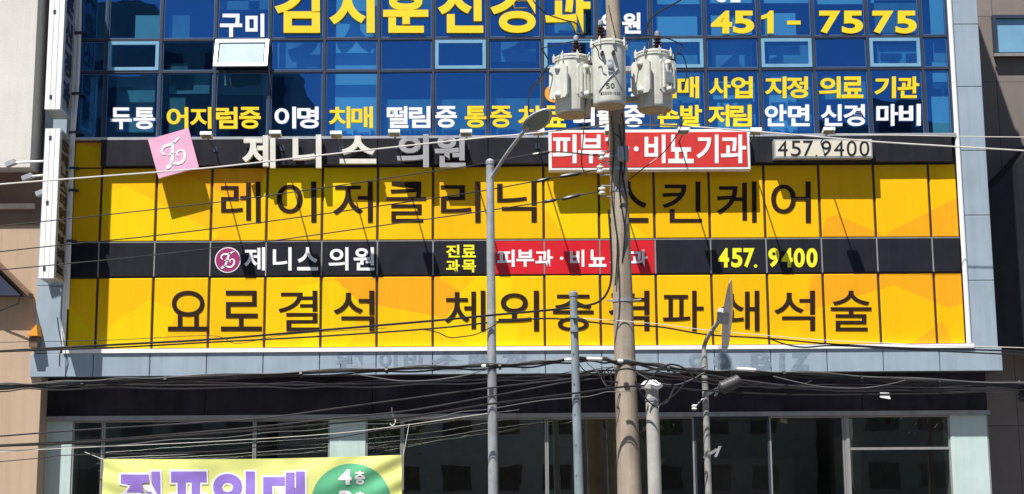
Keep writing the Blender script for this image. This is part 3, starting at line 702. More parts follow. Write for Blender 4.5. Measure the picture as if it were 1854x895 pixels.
# banner
a, b_ = P(188, 831, -0.25), P(728, 824, -0.25); e = P(190, 1000, -0.25)
YB = 0.25
bn = thing('banner', 'pale yellow cloth banner with purple lettering and a green oval across the shop windows', 'banner', Vector((a.x, YB, e.z)))
def bz(x, z):                                   # soft waves and diagonal pulls near the right corner
    u = (x-a.x)/(b_.x-a.x); v = (z-e.z)/(a.z-e.z)
    return YB-0.02+0.018*math.sin(u*17)+0.010*math.sin(u*41+v*9)+0.012*math.sin(u*9-v*11)+0.060*max(0, u-0.62)*math.sin(u*34-v*22)+0.03*max(0, 0.12-u)*math.sin(v*30+u*40)*3
mb = MB(); nx, nz = 180, 56; v = []; 
for j in range(nz+1):
    for i in range(nx+1):
        u = i/nx; w = j/nz; top = a.z+(b_.z-a.z)*u-0.035*math.sin(math.pi*u); x = a.x+(b_.x-a.x)*u; z = e.z+(top-e.z)*w
        v.append((x, bz(x, z), z))
mb.add(v, [(j*(nx+1)+i, j*(nx+1)+i+1, (j+1)*(nx+1)+i+1, (j+1)*(nx+1)+i) for j in range(nz) for i in range(nx)], True)
k0 = len(v); mb.add([(x, y+0.004, z) for x, y, z in v], [(j*(nx+1)+i, (j+1)*(nx+1)+i, (j+1)*(nx+1)+i+1, j*(nx+1)+i+1) for j in range(nz) for i in range(nx)], True)
link('cloth', mb, 'banner_cloth', bn)
def on_cloth(mm, off):
    b = bmesh.new(); me = bpy.data.meshes.new('tmp'); me.from_pydata([tuple(q) for q in mm.v], [], mm.f); b.from_mesh(me)
    bmesh.ops.triangulate(b, faces=b.faces); bmesh.ops.subdivide_edges(b, edges=[x for x in b.edges if x.calc_length() > 0.08], cuts=2, use_grid_fill=False); bmesh.ops.triangulate(b, faces=b.faces)
    for _ in range(3):
        bmesh.ops.subdivide_edges(b, edges=[x for x in b.edges if x.calc_length() > 0.05], cuts=1); bmesh.ops.triangulate(b, faces=b.faces)
    b.verts.index_update(); o = MB()
    o.add([(q.co.x, bz(q.co.x, q.co.z)-off, q.co.z) for q in b.verts], [tuple(w.index for w in f.verts) for f in b.faces])
    b.free(); bpy.data.meshes.remove(me); return o
def flat_text(chars, bold, cy, w, h):
    mm = MB()
    for q in chars:
        v, f = glyph(q[0], bold, 0.0); hh = q[3] if len(q) > 3 else h; ww = q[2] if len(q) > 2 else w; yy = q[4] if len(q) > 4 else cy
        v0, _ = glyph(q[0], min(bold, 0.05), 0.0)
        x0 = min(t.x for t in v0); x1 = max(t.x for t in v0); y0 = min(t.y for t in v0); y1 = max(t.y for t in v0)
        A = P(q[1]-ww/2, yy+hh/2, -YB); Bx = P(q[1]+ww/2, yy+hh/2, -YB); Cz = P(q[1]-ww/2, yy-hh/2, -YB)
        mm.add([A+(Bx-A)*((t.x-x0)/(x1-x0))+(Cz-A)*((t.y-y0)/(y1-y0)) for t in v], f)
    return mm
bt = [('점', 253), ('포', 343), ('임', 424), ('대', 515)]
link('letter_outline', on_cloth(flat_text(bt, 0.088, 900, 76, 92), 0.008), 'white_letter', bn)
link('lettering', on_cloth(flat_text(bt, 0.05, 900, 76, 92), 0.012), 'purple_print', bn)
oc = P(636, 908, -YB); mm = MB(); n = 64
rg = 14
mm.add([oc]+[oc+Vector((0.70*k/rg*math.cos(t*2*math.pi/n), 0, 0.66*k/rg*math.sin(t*2*math.pi/n))) for k in range(1, rg+1) for t in range(n)],
       [(0, i+1, (i+1) % n+1) for i in range(n)]+[(1+k*n+i, 1+(k+1)*n+i, 1+(k+1)*n+(i+1) % n, 1+k*n+(i+1) % n) for k in range(rg-1) for i in range(n)])
link('oval', on_cloth(mm, 0.008), 'green_print', bn)
link('oval_lettering', on_cloth(flat_text([('4', 625, 24, 28, 864), ('층', 652, 19, 25, 865), ('3', 625, 24, 28, 902), ('층', 652, 19, 25, 903)], 0.035, 864, 24, 28), 0.013), 'white_letter', bn)
mb = MB()
for p, q in ((a, (-0.35, 0.02, 0.12)), (b_, (0.12, 0.05, 0.55))): mb.tube([p+Vector((0.02, -0.0, -0.02)), p+Vector(q)], 0.006, 5)
link('tie_rope', mb, 'light_wire', bn)

# ------------------------------------------------------------------ poles
def mpp(d): return (26-d)/FPX
def pole_pts(top, bot, d, z0=0.12):
    t, b0 = P(*top, d), P(*bot, d); k = (z0-t.z)/(b0.z-t.z)
    return t, t+(b0-t)*k
# concrete pole
d = 3.5
t0, base = pole_pts((1107, -60), (1140, 895), d)
up_pole = thing('utility_pole', 'thick tapering concrete utility pole in front of the clinic', 'utility pole', base)
r_top, r_bot = 0.108, 0.195
n = 24; pts = [base.lerp(t0, i/n) for i in range(n+1)]; ext = t0+(t0-base).normalized()*1.8
link('shaft', MB().tube(pts+[ext], [r_bot+(r_top-r_bot)*i/n for i in range(n+1)]+[r_top-0.015], 28), 'concrete_pole', up_pole)
def pole_at(py, dd=None):
    z = zat(py, d, 1120); k = (z-base.z)/(t0.z-base.z); return base.lerp(t0, k), r_bot+(r_top-r_bot)*k
PD = (t0-base).normalized()
for y in (100, 190, 285, 308, 346, 545, 655):
    c, r = pole_at(y); link('band', MB().lathe(c, [(r+0.001, -0.022), (r+0.009, -0.022), (r+0.009, 0.022), (r+0.001, 0.022)], 24, PD, cap=False), 'galvanised', up_pole)
c, r = pole_at(284); link('junction_box', MB().bev(c.x-0.02, c.x+0.15, c.y-r-0.12, c.y-r+0.03, c.z-0.12, c.z+0.12, 0.015), 'galvanised', up_pole)
c, r = pole_at(545); link('step_bolt', MB().tube([c+Vector((-r-0.1, -0.05, 0)), c+Vector((-r+0.02, -0.02, 0))], 0.012, 6).tube([c+Vector((r-0.02, -0.02, 0.0)), c+Vector((r+0.12, -0.08, 0.01))], 0.014, 6), 'galvanised', up_pole)
for x, y in ((1086, 307), (1090, 346), (1090, 283)):
    c = P(x, y, d+0.12); mb = MB().lathe(c-Vector((0, 0, 0.06)), [(0.02, 0), (0.055, 0.01), (0.06, 0.03), (0.035, 0.05), (0.035, 0.07), (0.06, 0.09), (0.055, 0.11), (0.02, 0.12)], 16)
    ins = link('spool_insulator', mb, 'white_porcelain', up_pole)
    mb = MB().tube([c-Vector((0, 0, 0.09)), c+Vector((0, 0, 0.09))], 0.012, 6); q, r = pole_at(y)
    for k in (-0.085, 0.085): mb.tube([c+Vector((0, 0, k)), Vector((q.x-r*0.5, q.y-r*0.6, c.z+k))], 0.01, 6)
    link('clevis', mb, 'galvanised', ins)
mb = MB()
for dx, y0, y1, dd in ((-0.10, 215, 520, 0.14), (0.02, 230, 480, 0.19), (0.07, 210, 420, 0.18)):
    q = []
    for k in range(9):
        y = y0+(y1-y0)*k/8; c, r = pole_at(y); q.append(c+Vector((dx+0.03*math.sin(k*1.3), -r*0.75-0.05-0.02*math.cos(k*2), 0)))
    mb.tube(catmull(q, 3), 0.012, 6)
link('riser_cable', mb, 'black_wire', up_pole)

# pole transformers
def transformer(cx, ytop, ybot, dia, d, label, ribbed=True):
    pb = P(cx, ybot, d); pt = P(cx, ytop, d); H = pt.z-pb.z; r = dia/2*mpp(d)
    t = thing('pole_transformer', label, 'transformer', pb, 'transformers hung on the concrete pole')
    link('tank', MB().lathe(pb, [(r*0.93, 0), (r*0.97, 0.012), (r, 0.05), (r, H-0.04), (r*1.05, H-0.035), (r*1.05, H)], 36), 'transformer_paint', t)
    link('tank_base', MB().lathe(pb-Vector((0, 0, 0.012)), [(r*0.88, 0), (r*0.9, 0.0115)], 32), 'rusty_base', t)
    link('lid', MB().lathe(pb+Vector((0, 0, H+0.001)), [(r*1.07, 0), (r*1.07, 0.022), (r*0.98, 0.04), (r*0.6, 0.075), (r*0.15, 0.09)], 36), 'transformer_paint', t)
    for k in range(8):
        mb = MB(); a = k*math.pi/4+0.2; o = pb+Vector((math.cos(a)*r*1.08, math.sin(a)*r*1.08, H)); dr = Vector((math.cos(a), math.sin(a), 0)); tn = Vector((-dr.y, dr.x, 0))
        mb.obox(o, dr, tn, Vector((0, 0, 1)), 0.02, 0.018, 0.05); mb.tube([o+Vector((0, 0, 0.04)), o+Vector((0, 0, 0.085))], 0.01, 6); link('lid_clamp', mb, 'transformer_paint', t)
    bp = pb+Vector((0.06 if ribbed else -0.12, -0.02, H+0.075)); prof = [(0.05, 0)]
    h = 0.0
    for k in range(4): prof += [(0.040, h+0.012), (0.085-k*0.007, h+0.022), (0.085-k*0.007, h+0.032), (0.040, h+0.046)]; h += 0.056
    prof += [(0.03, h+0.01), (0.03, h+0.05), (0.012, h+0.06), (0.012, h+0.10)]
    link('bushing', MB().lathe(bp, prof, 20), 'porcelain', t)
    link('bushing_cap', MB().lathe(bp+Vector((0, 0, h+0.02)), [(0.04, 0), (0.045, 0.02), (0.04, 0.075), (0.015, 0.09)], 14), 'galvanised', t)
    if ribbed:
        for ang, wd, rib in ((-43, 0.18, 0), (32, 0.155, 1)):
            a = R(-90+ang); dr = Vector((math.cos(a), math.sin(a), 0)); tn = Vector((-dr.y, dr.x, 0)); u_ = Vector((0, 0, 1))
            o = pb+dr*(r+0.06)+u_*(H*0.53)
            mb = MB(); hw, hh = wd, H*0.30
            poly = [(-hw*.8, -hh), (hw*.8, -hh), (hw, -hh*.82), (hw, hh*.82), (hw*.8, hh), (-hw*.8, hh), (-hw, hh*.82), (-hw, -hh*.82)]
            mb.prism([o-dr*0.02+tn*x+u_*z for x, z in poly], dr*0.04)
            if rib:
                for k in (-0.6, -0.2, 0.2, 0.6): mb.obox(o+dr*0.03+tn*hw*k, dr, tn, u_, 0.014, 0.014, hh*0.72)
            pn = link('cooling_panel', mb, 'transformer_paint', t)
            for s in (-0.80, 0.80):
                mb = MB().lathe(o+dr*0.015+u_*hh*s, [(0.055, 0), (0.055, 0.018), (0.03, 0.045), (0.012, 0.052)], 14, dr); mb.obox(o-dr*0.030+u_*hh*s, dr, tn, u_, 0.04, 0.05, 0.05)
                link('panel_bolt', mb, 'transformer_paint', pn)
        a = R(-90+32); dr = Vector((math.cos(a), math.sin(a), 0)); tn = Vector((-dr.y, dr.x, 0))
        if label.startswith('right'): link('name_plate', MB().obox(pb+dr*(r+0.108)+Vector((0, 0, H*0.50)), dr, tn, Vector((0, 0, 1)), 0.004, 0.062, 0.085), 'blue_grey_steel', t)
        a = R(-90+78); dr = Vector((math.cos(a), math.sin(a), 0)); tn = Vector((-dr.y, dr.x, 0))
        mb = MB()
        for k in range(3): mb.tube([pb+dr*(r-0.01)+Vector((0, 0, H-0.09-0.10*k)), pb+dr*(r+0.07)+Vector((0, 0, H-0.09-0.10*k))], [0.03, 0.022], 8)
        link('low_voltage_terminal', mb, 'porcelain', t)
    else:
        mb = MB()
        for x, s in ((-0.12, 0.09), (0.05, 0.08)): mb.tube([pb+Vector((x, -math.sqrt(r*r-x*x)+0.01, H*0.80)), pb+Vector((x, -math.sqrt(r*r-x*x)-s, H*0.80))], [0.035, 0.022], 10)
        link('low_voltage_terminal', mb, 'porcelain', t)
        mb = MB()
        o = pb+Vector((0, -r-0.012, H*0.585)); mb.obox(o, xx, fr, zz, 0.035, 0.010, 0.10); mb.lathe(o+Vector((0, -0.012, 0)), [(0.05, 0), (0.05, 0.014), (0.02, 0.02)], 16, fr)
        for s in (-1, 1):
            q = []
            for k in range(7):
                u = k/6; ang = (0.50-u*1.25) if s < 0 else (0.15+u*0.65); q.append(pb+Vector((math.sin(ang)*(r+0.006), -math.cos(ang)*(r+0.006), (H*0.56-u*H*0.38) if s < 0 else (H*0.48-u*H*0.28))))
            mb.tube(q, 0.011, 6)
            q = []
        link('holder', mb, 'galvanised', t)
        mb = MB()
        def wrap(chars, z0, ch_h, cw, mat):
            x = -cw*len(chars)/2
            for ch in chars:
                v, f = glyph(ch, 0.012, 0.0); x0 = min(q.x for q in v); x1 = max(q.x for q in v); y0 = min(q.y for q in v); y1 = max(q.y for q in v)
                fl_ = ch in '-.'
                mb.add([pb+Vector((math.sin((x+(q.x-x0)/(x1-x0)*cw*0.8)/r)*(r+0.003), -math.cos((x+(q.x-x0)/(x1-x0)*cw*0.8)/r)*(r+0.003), z0+((q.y-y0)/(y1-y0) if not fl_ else 0.45+0.12*(q.y-y0)/(y1-y0))*ch_h)) for q in v], f)
                x += cw
        wrap('50', H*0.22, 0.085, 0.072, None); wrap('13200-230', H*0.125, 0.045, 0.036, None)
        link('stencil', mb, 'black_letter', t)
    q, pr = pole_at((ytop+ybot)/2); dr = Vector((q.x-pb.x, q.y-pb.y, 0)).normalized(); tn = Vector((-dr.y, dr.x, 0)); L_ = (Vector((q.x-pb.x, q.y-pb.y, 0))).length-r-pr
    for s in (0.22, 0.78): link('hanger', MB().obox(pb+dr*(r+L_/2)+Vector((0, 0, H*s)), dr, tn, Vector((0, 0, 1)), max(L_/2, 0.02)+0.015, 0.06, 0.04), 'galvanised', t)
    return t
T1 = transformer(1038, 110, 209, 67, 3.62, 'left transformer on the pole, hanging lowest with flat cooling plates')
transformer(1104, 83, 193, 62, 4.05, 'middle transformer on the pole, stencilled 50, in front of the shaft', False)
T3 = transformer(1186, 102, 200, 66, 3.62, 'right transformer on the pole, beside the yellow lettering')

# tall lamp post with LED head
d = 3.6
t0_, b0_ = pole_pts((887, 292), (893, 895), d)
lp = thing('street_lamp', 'tall slim grey lamp post with an oval head left of the concrete pole', 'street lamp', b0_)
link('post', MB().tube([b0_, b0_.lerp(t0_, 0.5), t0_], [0.078, 0.070, 0.060], 20), 'galvanised', lp)
link('post_cap', MB().lathe(t0_, [(0.068, -0.05), (0.068, 0.0), (0.04, 0.03), (0.01, 0.04)], 16), 'galvanised', lp)
hc = P(974, 219, 4.5); arm0 = b0_.lerp(t0_, 0.955); arm_end = P(951, 235, 4.3)
link('arm', MB().tube(catmull([arm0, arm0.lerp(arm_end, 0.5)+Vector((0, 0, 0.03)), arm_end], 6), 0.028, 10), 'galvanised', lp)
fd = Vector((0.42, -0.85, 0.30)).normalized(); sd = fd.cross(Vector((0, 0, 1))).normalized(); ud = sd.cross(fd)
def lamp_head(c, fd, sd, ud, L_, W_, T_, under):
    mm = MB(); n, m = 28, 6; v = []
    for j in range(m+1):
        h = j/m
        rr = math.cos(h*math.pi/2)**0.6 if not under else (1-0.0*h)
        for i in range(n):
            a = 2*math.pi*i/n; k = 1-0.18*math.cos(a)
            v.append(c+fd*(math.cos(a)*L_*rr)+sd*(math.sin(a)*W_*rr*k)+ud*(T_*math.sin(h*math.pi/2)))
    mm.add(v, [(j*n+i, j*n+(i+1) % n, (j+1)*n+(i+1) % n, (j+1)*n+i) for j in range(m) for i in range(n)], True)
    mm.add(v[:n][::-1], [tuple(range(n))]); return mm
link('lamp_head', lamp_head(hc, fd, sd, ud, 0.34, 0.20, 0.07, False), 'galvanised', lp)
mm = MB(); v = []
for i in range(24):
    a = 2*math.pi*i/24; v.append(hc-ud*0.006+fd*(math.cos(a)*0.28)+sd*(math.sin(a)*0.155*(1-0.18*math.cos(a))))
mm.prism(v[::-1], -ud*0.012) if False else mm.prism(v, ud*0.005); link('lamp_lens', mm, 'lamp_glass', lp)
link('neck', MB().tube([arm_end-(fd*0.02), arm_end+fd*0.12], [0.035, 0.04], 10), 'galvanised', lp)

# bare post with cap
t_, b_p = pole_pts((1038, 530), (1048.5, 895), 3.9)
bp = thing('steel_post', 'bare blue grey steel post with a flat cap before the pole', 'post', b_p)
link('post', MB().tube([b_p, t_], [0.075, 0.058], 18), 'blue_grey_steel', bp)
link('cap', MB().lathe(t_, [(0.066, -0.06), (0.066, 0.0), (0.03, 0.02)], 18), 'blue_grey_steel', bp)
mb = MB()
for y in (575, 600): 
    c = P(1040, y, 3.9); mb.lathe(c, [(0.064, -0.012), (0.075, -0.012), (0.075, 0.012), (0.064, 0.012)], 18)
    mb.obox(c+Vector((0, -0.08, 0)), xx, fr, zz, 0.03, 0.02, 0.02)
link('clamp', mb, 'blue_grey_steel', bp)
mb = MB()
for k in range(5):
    y = 640+k*55; c = P(1041+k*1.5, y, 3.9); mb.lathe(c+Vector((-0.03, -0.055, 0)), [(0.012, 0), (0.012, 0.014)], 8, fr)
link('bolt', mb, 'rail_alu', bp)
# short post with ragged cap
t_, b_p = pole_pts((1180, 700), (1186, 895), 3.8)
sp_ = thing('cable_post', 'short pale concrete post with a ragged white cap under the cable bundle', 'post', b_p)
link('post', MB().tube([b_p, t_], [0.108, 0.098], 20), 'pale_concrete', sp_)
mb = MB().lathe(t_, [(0.10, -0.05), (0.155, -0.03), (0.165, 0.02), (0.12, 0.06), (0.05, 0.085), (0.01, 0.09)], 14)
for q in mb.v: q += Vector((random.uniform(-.02, .02), random.uniform(-.02, .02), random.uniform(-.02, .02)))
link('cap', mb, 'white_paint', sp_)
link('strap', MB().lathe(t_-Vector((0, 0, 0.2)), [(0.10, -0.02), (0.108, -0.02), (0.108, 0.02), (0.10, 0.02)], 20), 'galvanised', sp_)
# thin lamp post with a blade head
d = 3.4
t_, b_p = pole_pts((1275, 640), (1283, 895), d)
lp2 = thing('street_lamp', 'thin old lamp post with a blade shaped head at the right of the pole', 'street lamp', b_p)
link('post', MB().tube([b_p, t_], [0.056, 0.048], 16), 'old_steel', lp2)
link('arm', MB().tube(catmull([t_-Vector((0, 0, 0.03)), P(1275, 627, d), P(1283, 608, d+0.1), P(1298, 586, d+0.3), P(1307, 571, d+0.4)], 5), 0.034, 10), 'old_steel', lp2)
hb, ht = P(1311, 636, d+0.2), P(1320, 513, d+0.85); hm = P(1314, 575, d+0.5); ax_ = (ht-hb).normalized(); sd_ = Vector((1, -0.45, 0)); sd_ = (sd_-ax_*sd_.dot(ax_)).normalized(); nn = ax_.cross(sd_)
prof = [(-1, .55), (-.8, .75), (-.3, .95), (.05, 1), (.4, .8), (.75, .45), (1, .08)]
Lh = (ht-hb).length/2; cen = (ht+hb)/2; W_ = 0.062
mb = MB(); mb.prism([cen+ax_*Lh*a+sd_*W_*w for a, w in prof]+[cen+ax_*Lh*a-sd_*W_*w for a, w in prof[::-1]], nn*0.16)
link('lamp_head', mb, 'alu', lp2)
link('joint', MB().obox(P(1310, 573, d+0.45), ax_, sd_, nn, 0.10, 0.09, 0.07), 'galvanised', lp2)
mb = MB(); 
for y, s in ((712, 1), (822, 1)):
    c = P(1278, y, d); mb.obox(c+Vector((0.06, -0.05, 0)), Vector((0.8, -0.3, 0.5)).normalized(), Vector((0.3, 0.9, 0)).normalized(), Vector((-0.5, 0, 0.85)).normalized(), 0.12, 0.02, 0.02)
    mb.obox(c+Vector((0.17, -0.08, 0.03)), xx, fr, Vector((0.4, 0, 0.9)).normalized(), 0.02, 0.02, 0.09)
link('cable_bracket', mb, 'alu', lp2)
mb = MB(); q0 = P(1278, 717, d); q1 = P(1257, 738, d+0.1); mb.tube([q0, q1], 0.012, 6); 
link('hook', mb, 'alu', lp2)
link('insulator', MB().lathe(q1-Vector((0, 0, 0.04)), [(0.03, 0), (0.045, 0.02), (0.03, 0.04), (0.045, 0.06), (0.02, 0.085)], 12), 'white_porcelain', lp2)

# ------------------------------------------------------------------ overhead wires
def wire(label, pts, r=0.008, mat='black_wire', d=3.6, d2=None, name='overhead_wire', grp='wires crossing in front of the clinic', bumps=None, twin=None):
    d2 = d if d2 is None else d2; n = len(pts); xs = [p[0] for p in pts]; lo, hi = min(xs), max(xs)
    W_ = [P(x, y, d+(d2-d)*((x-lo)/(hi-lo) if hi > lo else 0)) for x, y in pts]
    q = catmull(W_, 8); mid = q[len(q)//2]
    mb = MB().tube(q, r, 6)
    if bumps:
        t = tag(link(name, mb, mat, None, mid), label, 'wire', grp)
        bm_ = MB()
        for a, b_, rr in bumps:
            ca = P(a[0], a[1], d+(d2-d)*(a[0]-lo)/(hi-lo)); cb = P(b_[0], b_[1], d+(d2-d)*(b_[0]-lo)/(hi-lo)); bm_.tube([ca, ca.lerp(cb, .1), ca.lerp(cb, .9), cb], [rr*.5, rr, rr, rr*.5], 8)
        o = link('splice', bm_, mat, None, mid); o.parent = t; o.location = (0, 0, 0)
        return t
    t = tag(link(name, mb, mat, None, mid), label, 'wire', grp)
    for j, (dx, dy, dz, rr) in enumerate(twin or ()):                      # strands lashed to the same cable, alternate ones in painted glint grey
        o = link('strand', MB().tube([p+Vector((dx, dy, dz+0.014*math.sin(i*0.7+dz*40))) for i, p in enumerate(q)], rr, 6), 'glint_wire' if j % 2 == 0 else mat, None, mid)
        o.parent = t; o.location = (0, 0, 0)
    return t
G = 'wires crossing in front of the clinic'
wire('pale service wire passing under the pink Z sign to the pole', [(-80, 342), (0, 334), (190, 319), (380, 304), (620, 277), (860, 251), (950, 243), (1100, 226)], 0.013, 'light_wire', 3.3, 3.55)
wire('pale wire passing over the phone sign to the right edge', [(1118, 225), (1225, 228), (1400, 241), (1575, 256), (1700, 264), (1854, 273), (1930, 277)], 0.013, 'light_wire', 3.5, 3.3)
wire('thin pale wire along the top rail at the right', [(1500, 243), (1729, 247), (1790, 248), (1930, 249)], 0.008, 'light_wire', 1.0)
wire('thin wire running to the top of the tall lamp post', [(-80, 418), (0, 409), (72, 402), (380, 368), (587, 340), (720, 320), (860, 299), (889, 293)], 0.008, 'grey_wire', 3.4, 3.62)
wire('thin wire from the tall lamp post cap to the concrete pole', [(889, 293), (930, 286), (1000, 275), (1090, 283)], 0.010, 'grey_wire', 3.62, 3.6, bumps=[((962, 281), (995, 276), 0.03)])
wire('wire with dark splices reaching the upper white spool on the pole', [(-80, 466), (0, 456), (139, 441), (279, 427), (480, 402), (688, 373), (860, 348), (982, 326), (1086, 307)], 0.009, 'black_wire', 3.4, 3.62, bumps=[((970, 329), (996, 323), 0.028), ((1013, 320), (1052, 314), 0.03)])
wire('wire with dark splices reaching the lower white spool on the pole', [(-80, 497), (0, 489), (139, 476), (279, 462), (480, 438), (688, 409), (860, 385), (982, 366), (1090, 346)], 0.009, 'grey_wire', 3.4, 3.62, bumps=[((985, 366), (1007, 362), 0.026), ((1017, 361), (1050, 353), 0.03)])
wire('black cable dipping across the yellow panels and climbing the pole', [(-80, 641), (0, 636), (215, 624), (380, 615), (584, 598), (784, 581), (900, 570), (979, 563), (1047, 556), (1085, 546), (1102, 524), (1107, 495), (1106, 440), (1102, 380)], 0.017, 'black_wire', 3.4, 3.85)
wire('lower black cable along the foot of the yellow panels', [(-80, 640), (0, 637), (215, 629), (380, 620), (584, 609), (784, 595), (900, 583), (1000, 577), (1104, 587), (1193, 592), (1280, 606), (1391, 613), (1491, 622), (1629, 630), (1811, 635), (1930, 642)], 0.013, 'black_wire', 3.5, 3.5)
wire('slack black loop hanging left of the tall lamp post', [(760, 596), (789, 601), (813, 611), (835, 610), (860, 606), (885, 595), (905, 583)], 0.008, 'black_wire', 3.7, 3.7)
wire('thin yellowish wire stretched above the white sill at the right', [(1040, 576), (1104, 580), (1193, 587), (1280, 598), (1391, 608), (1491, 616), (1660, 624), (1854, 630), (1930, 632)], 0.006, 'light_wire', 3.7, 3.4)
wire('black wire drooping below the sill at the right', [(1390, 612), (1420, 623), (1455, 629), (1500, 626), (1560, 628), (1640, 633), (1811, 641), (1930, 646)], 0.012, 'black_wire', 3.5)
wire('thin slack wire over the yellow panels at the left', [(-80, 622), (0, 620), (200, 616), (380, 608), (430, 622), (520, 606), (700, 594)], 0.005, 'grey_wire', 3.3)
wire('thick black cable bundle crossing the grey ledge', [(-80, 702), (0, 699), (77, 697), (182, 691), (279, 687), (480, 679), (659, 671), (784, 666), (882, 663), (965, 659), (1029, 652), (1086, 651), (1115, 655), (1165, 659), (1222, 668), (1280, 673), (1370, 675), (1484, 679), (1660, 690), (1854, 697), (1930, 700)], 0.020, 'black_wire', 3.75, 3.6, twin=[(0, -0.02, 0.028, 0.010), (0, 0.02, -0.035, 0.014), (0, 0.03, 0.02, 0.008)])
for (ax0, ay0), (bx0, by0), dz in (((1022, 652), (1046, 651), 0.0), ((1062, 650), (1090, 651), 0.0), ((1334, 672), (1368, 674), 0.03), ((1118, 655), (1128, 656), 0.01), ((872, 664), (880, 663), 0.0)):  # white sleeves; the shortest pieces are cable glints put in as geometry
    pa, pb_ = P(ax0, ay0, 3.80)+Vector((0, -0.03, dz)), P(bx0, by0, 3.80)+Vector((0, -0.03, dz))
    tag(link('cable_sleeve_glint', MB().tube([pa, pa.lerp(pb_, .08), pa.lerp(pb_, .92), pb_], [0.018, 0.027, 0.027, 0.018], 10), 'white_paint', None, pa), 'white sleeve and glint piece on the thick cable bundle over the ledge', 'sleeve', 'white sleeves and glints on the cable bundle')
wire('second black bundle in the shade under the ledge', [(-80, 706), (0, 703), (77, 700), (240, 698), (480, 697), (584, 697), (738, 693), (882, 687), (972, 682), (1032, 679), (1093, 671), (1180, 677), (1273, 688), (1430, 699), (1660, 703), (1854, 703), (1930, 703)], 0.015, 'grey_wire', 3.6, 3.5, twin=[(0, 0.02, -0.04, 0.010), (0, -0.02, 0.03, 0.006)])
wire('third black line sagging below the ledge at the right', [(1090, 690), (1191, 698), (1270, 707), (1380, 713), (1466, 715), (1600, 714), (1720, 712), (1854, 706), (1930, 703)], 0.012, 'black_wire', 3.6)
wire('pale grey cable under the ledge at the right', [(1190, 668), (1260, 676), (1340, 688), (1440, 700), (1560, 704), (1660, 707), (1760, 706), (1854, 702), (1930, 699)], 0.014, 'grey_wire', 3.7, 3.4)
wire('uppermost of the wires rising across the shop windows', [(-80, 795), (0, 790), (77, 784), (190, 776), (340, 767), (480, 757), (584, 743), (738, 722), (860, 706), (960, 694), (1032, 686), (1093, 673)], 0.012, 'grey_wire', 3.6, 3.75)
wire('middle wire rising across the shop windows', [(-80, 811), (0, 806), (143, 799), (320, 786), (480, 772), (612, 757), (738, 744), (882, 719), (1015, 694), (1090, 684)], 0.012, 'grey_wire', 3.5, 3.8)
wire('doubled wire rising to the short capped post', [(-80, 812), (0, 808), (143, 802), (320, 790), (480, 778), (612, 766), (738, 755), (800, 746), (886, 732), (1050, 711), (1115, 702), (1165, 698)], 0.015, 'black_wire', 3.9, 4.0, twin=[(0, 0.0, -0.06, 0.006)])
wire('thin pale wire low over the banner top', [(-80, 823), (0, 818), (160, 810), (380, 800), (595, 786), (727, 771), (860, 752), (940, 742)], 0.005, 'light_wire', 3.4)
wire('lowest thin wire rising over the banner', [(-80, 840), (0, 836), (79, 829), (132, 824), (380, 818), (480, 808), (595, 795), (727, 772)], 0.007, 'grey_wire', 3.5)
wire('short black wire from the ledge corner at the left', [(104, 575), (107, 600), (112, 625), (108, 645), (108, 664)], 0.010, 'black_wire', 0.2, name='loose_wire', grp='loose wires on the building')
wire('pale broken cable end dangling above the banner', [(709, 738), (711, 752), (716, 762), (712, 771), (706, 768)], 0.010, 'light_wire', 3.4, name='loose_wire', grp='loose wires on the building')
# leads of the transformers
GL = 'leads of the pole transformers'
wire('black lead from the top edge down to the left transformer', [(958, -20), (968, 5), (990, 25), (1020, 36), (1042, 42), (1049, 55), (1050, 70)], 0.011, 'black_wire', 3.65, name='transformer_lead', grp=GL)
wire('thick lead from the top edge down to the right transformer', [(1245, -10), (1228, 3), (1195, 21), (1178, 35), (1171, 52), (1169, 62)], 0.014, 'black_wire', 3.7, name='transformer_lead', grp=GL)
wire('lead looping over the right transformer to its terminals', [(1110, 105), (1125, 88), (1150, 70), (1172, 65), (1205, 69), (1232, 80), (1236, 86), (1225, 98), (1220, 115), (1219, 135)], 0.011, 'black_wire', 4.15, 3.75, name='transformer_lead', grp=GL)
wire('thin lead hanging right of the right transformer', [(1222, 100), (1230, 97), (1240, 108), (1243, 135), (1236, 165)], 0.009, 'black_wire', 3.7, name='transformer_lead', grp=GL)
wire('lead running between the left and middle transformers', [(980, 88), (1010, 81), (1045, 74), (1075, 73)], 0.009, 'black_wire', 3.9, name='transformer_lead', grp=GL)
wire('lead bowing out left of the left transformer', [(980, 88), (988, 100), (994, 115), (985, 128), (978, 142), (965, 155), (958, 172), (957, 195), (958, 215)], 0.012, 'black_wire', 3.9, name='transformer_lead', grp=GL)
wire('pale lead curving left of the left transformer', [(992, 139), (978, 147), (966, 158), (958, 175), (956, 200)], 0.009, 'grey_wire', 3.95, name='transformer_lead', grp=GL)
wire('black lead dropping down past the left transformer', [(1066, 120), (1063, 150), (1061, 180), (1058, 215), (1056, 250), (1053, 280), (1055, 305), (1065, 320)], 0.010, 'black_wire', 4.1, 3.7, name='transformer_lead', grp=GL)
wire('lead crossing the front of the middle transformer', [(1073, 80), (1082, 90), (1085, 104), (1092, 112)], 0.009, 'black_wire', 4.38, name='transformer_lead', grp=GL)
wire('cable loop beside the junction box on the pole', [(1110, 240), (1122, 250), (1130, 270), (1131, 300), (1126, 330), (1115, 345)], 0.011, 'black_wire', 3.75, name='transformer_lead', grp=GL)
wire('slanting lead from the pole up across the red sign', [(1238, 218), (1225, 245), (1200, 278), (1165, 305), (1140, 325), (1120, 338)], 0.009, 'black_wire', 3.5, name='transformer_lead', grp=GL)
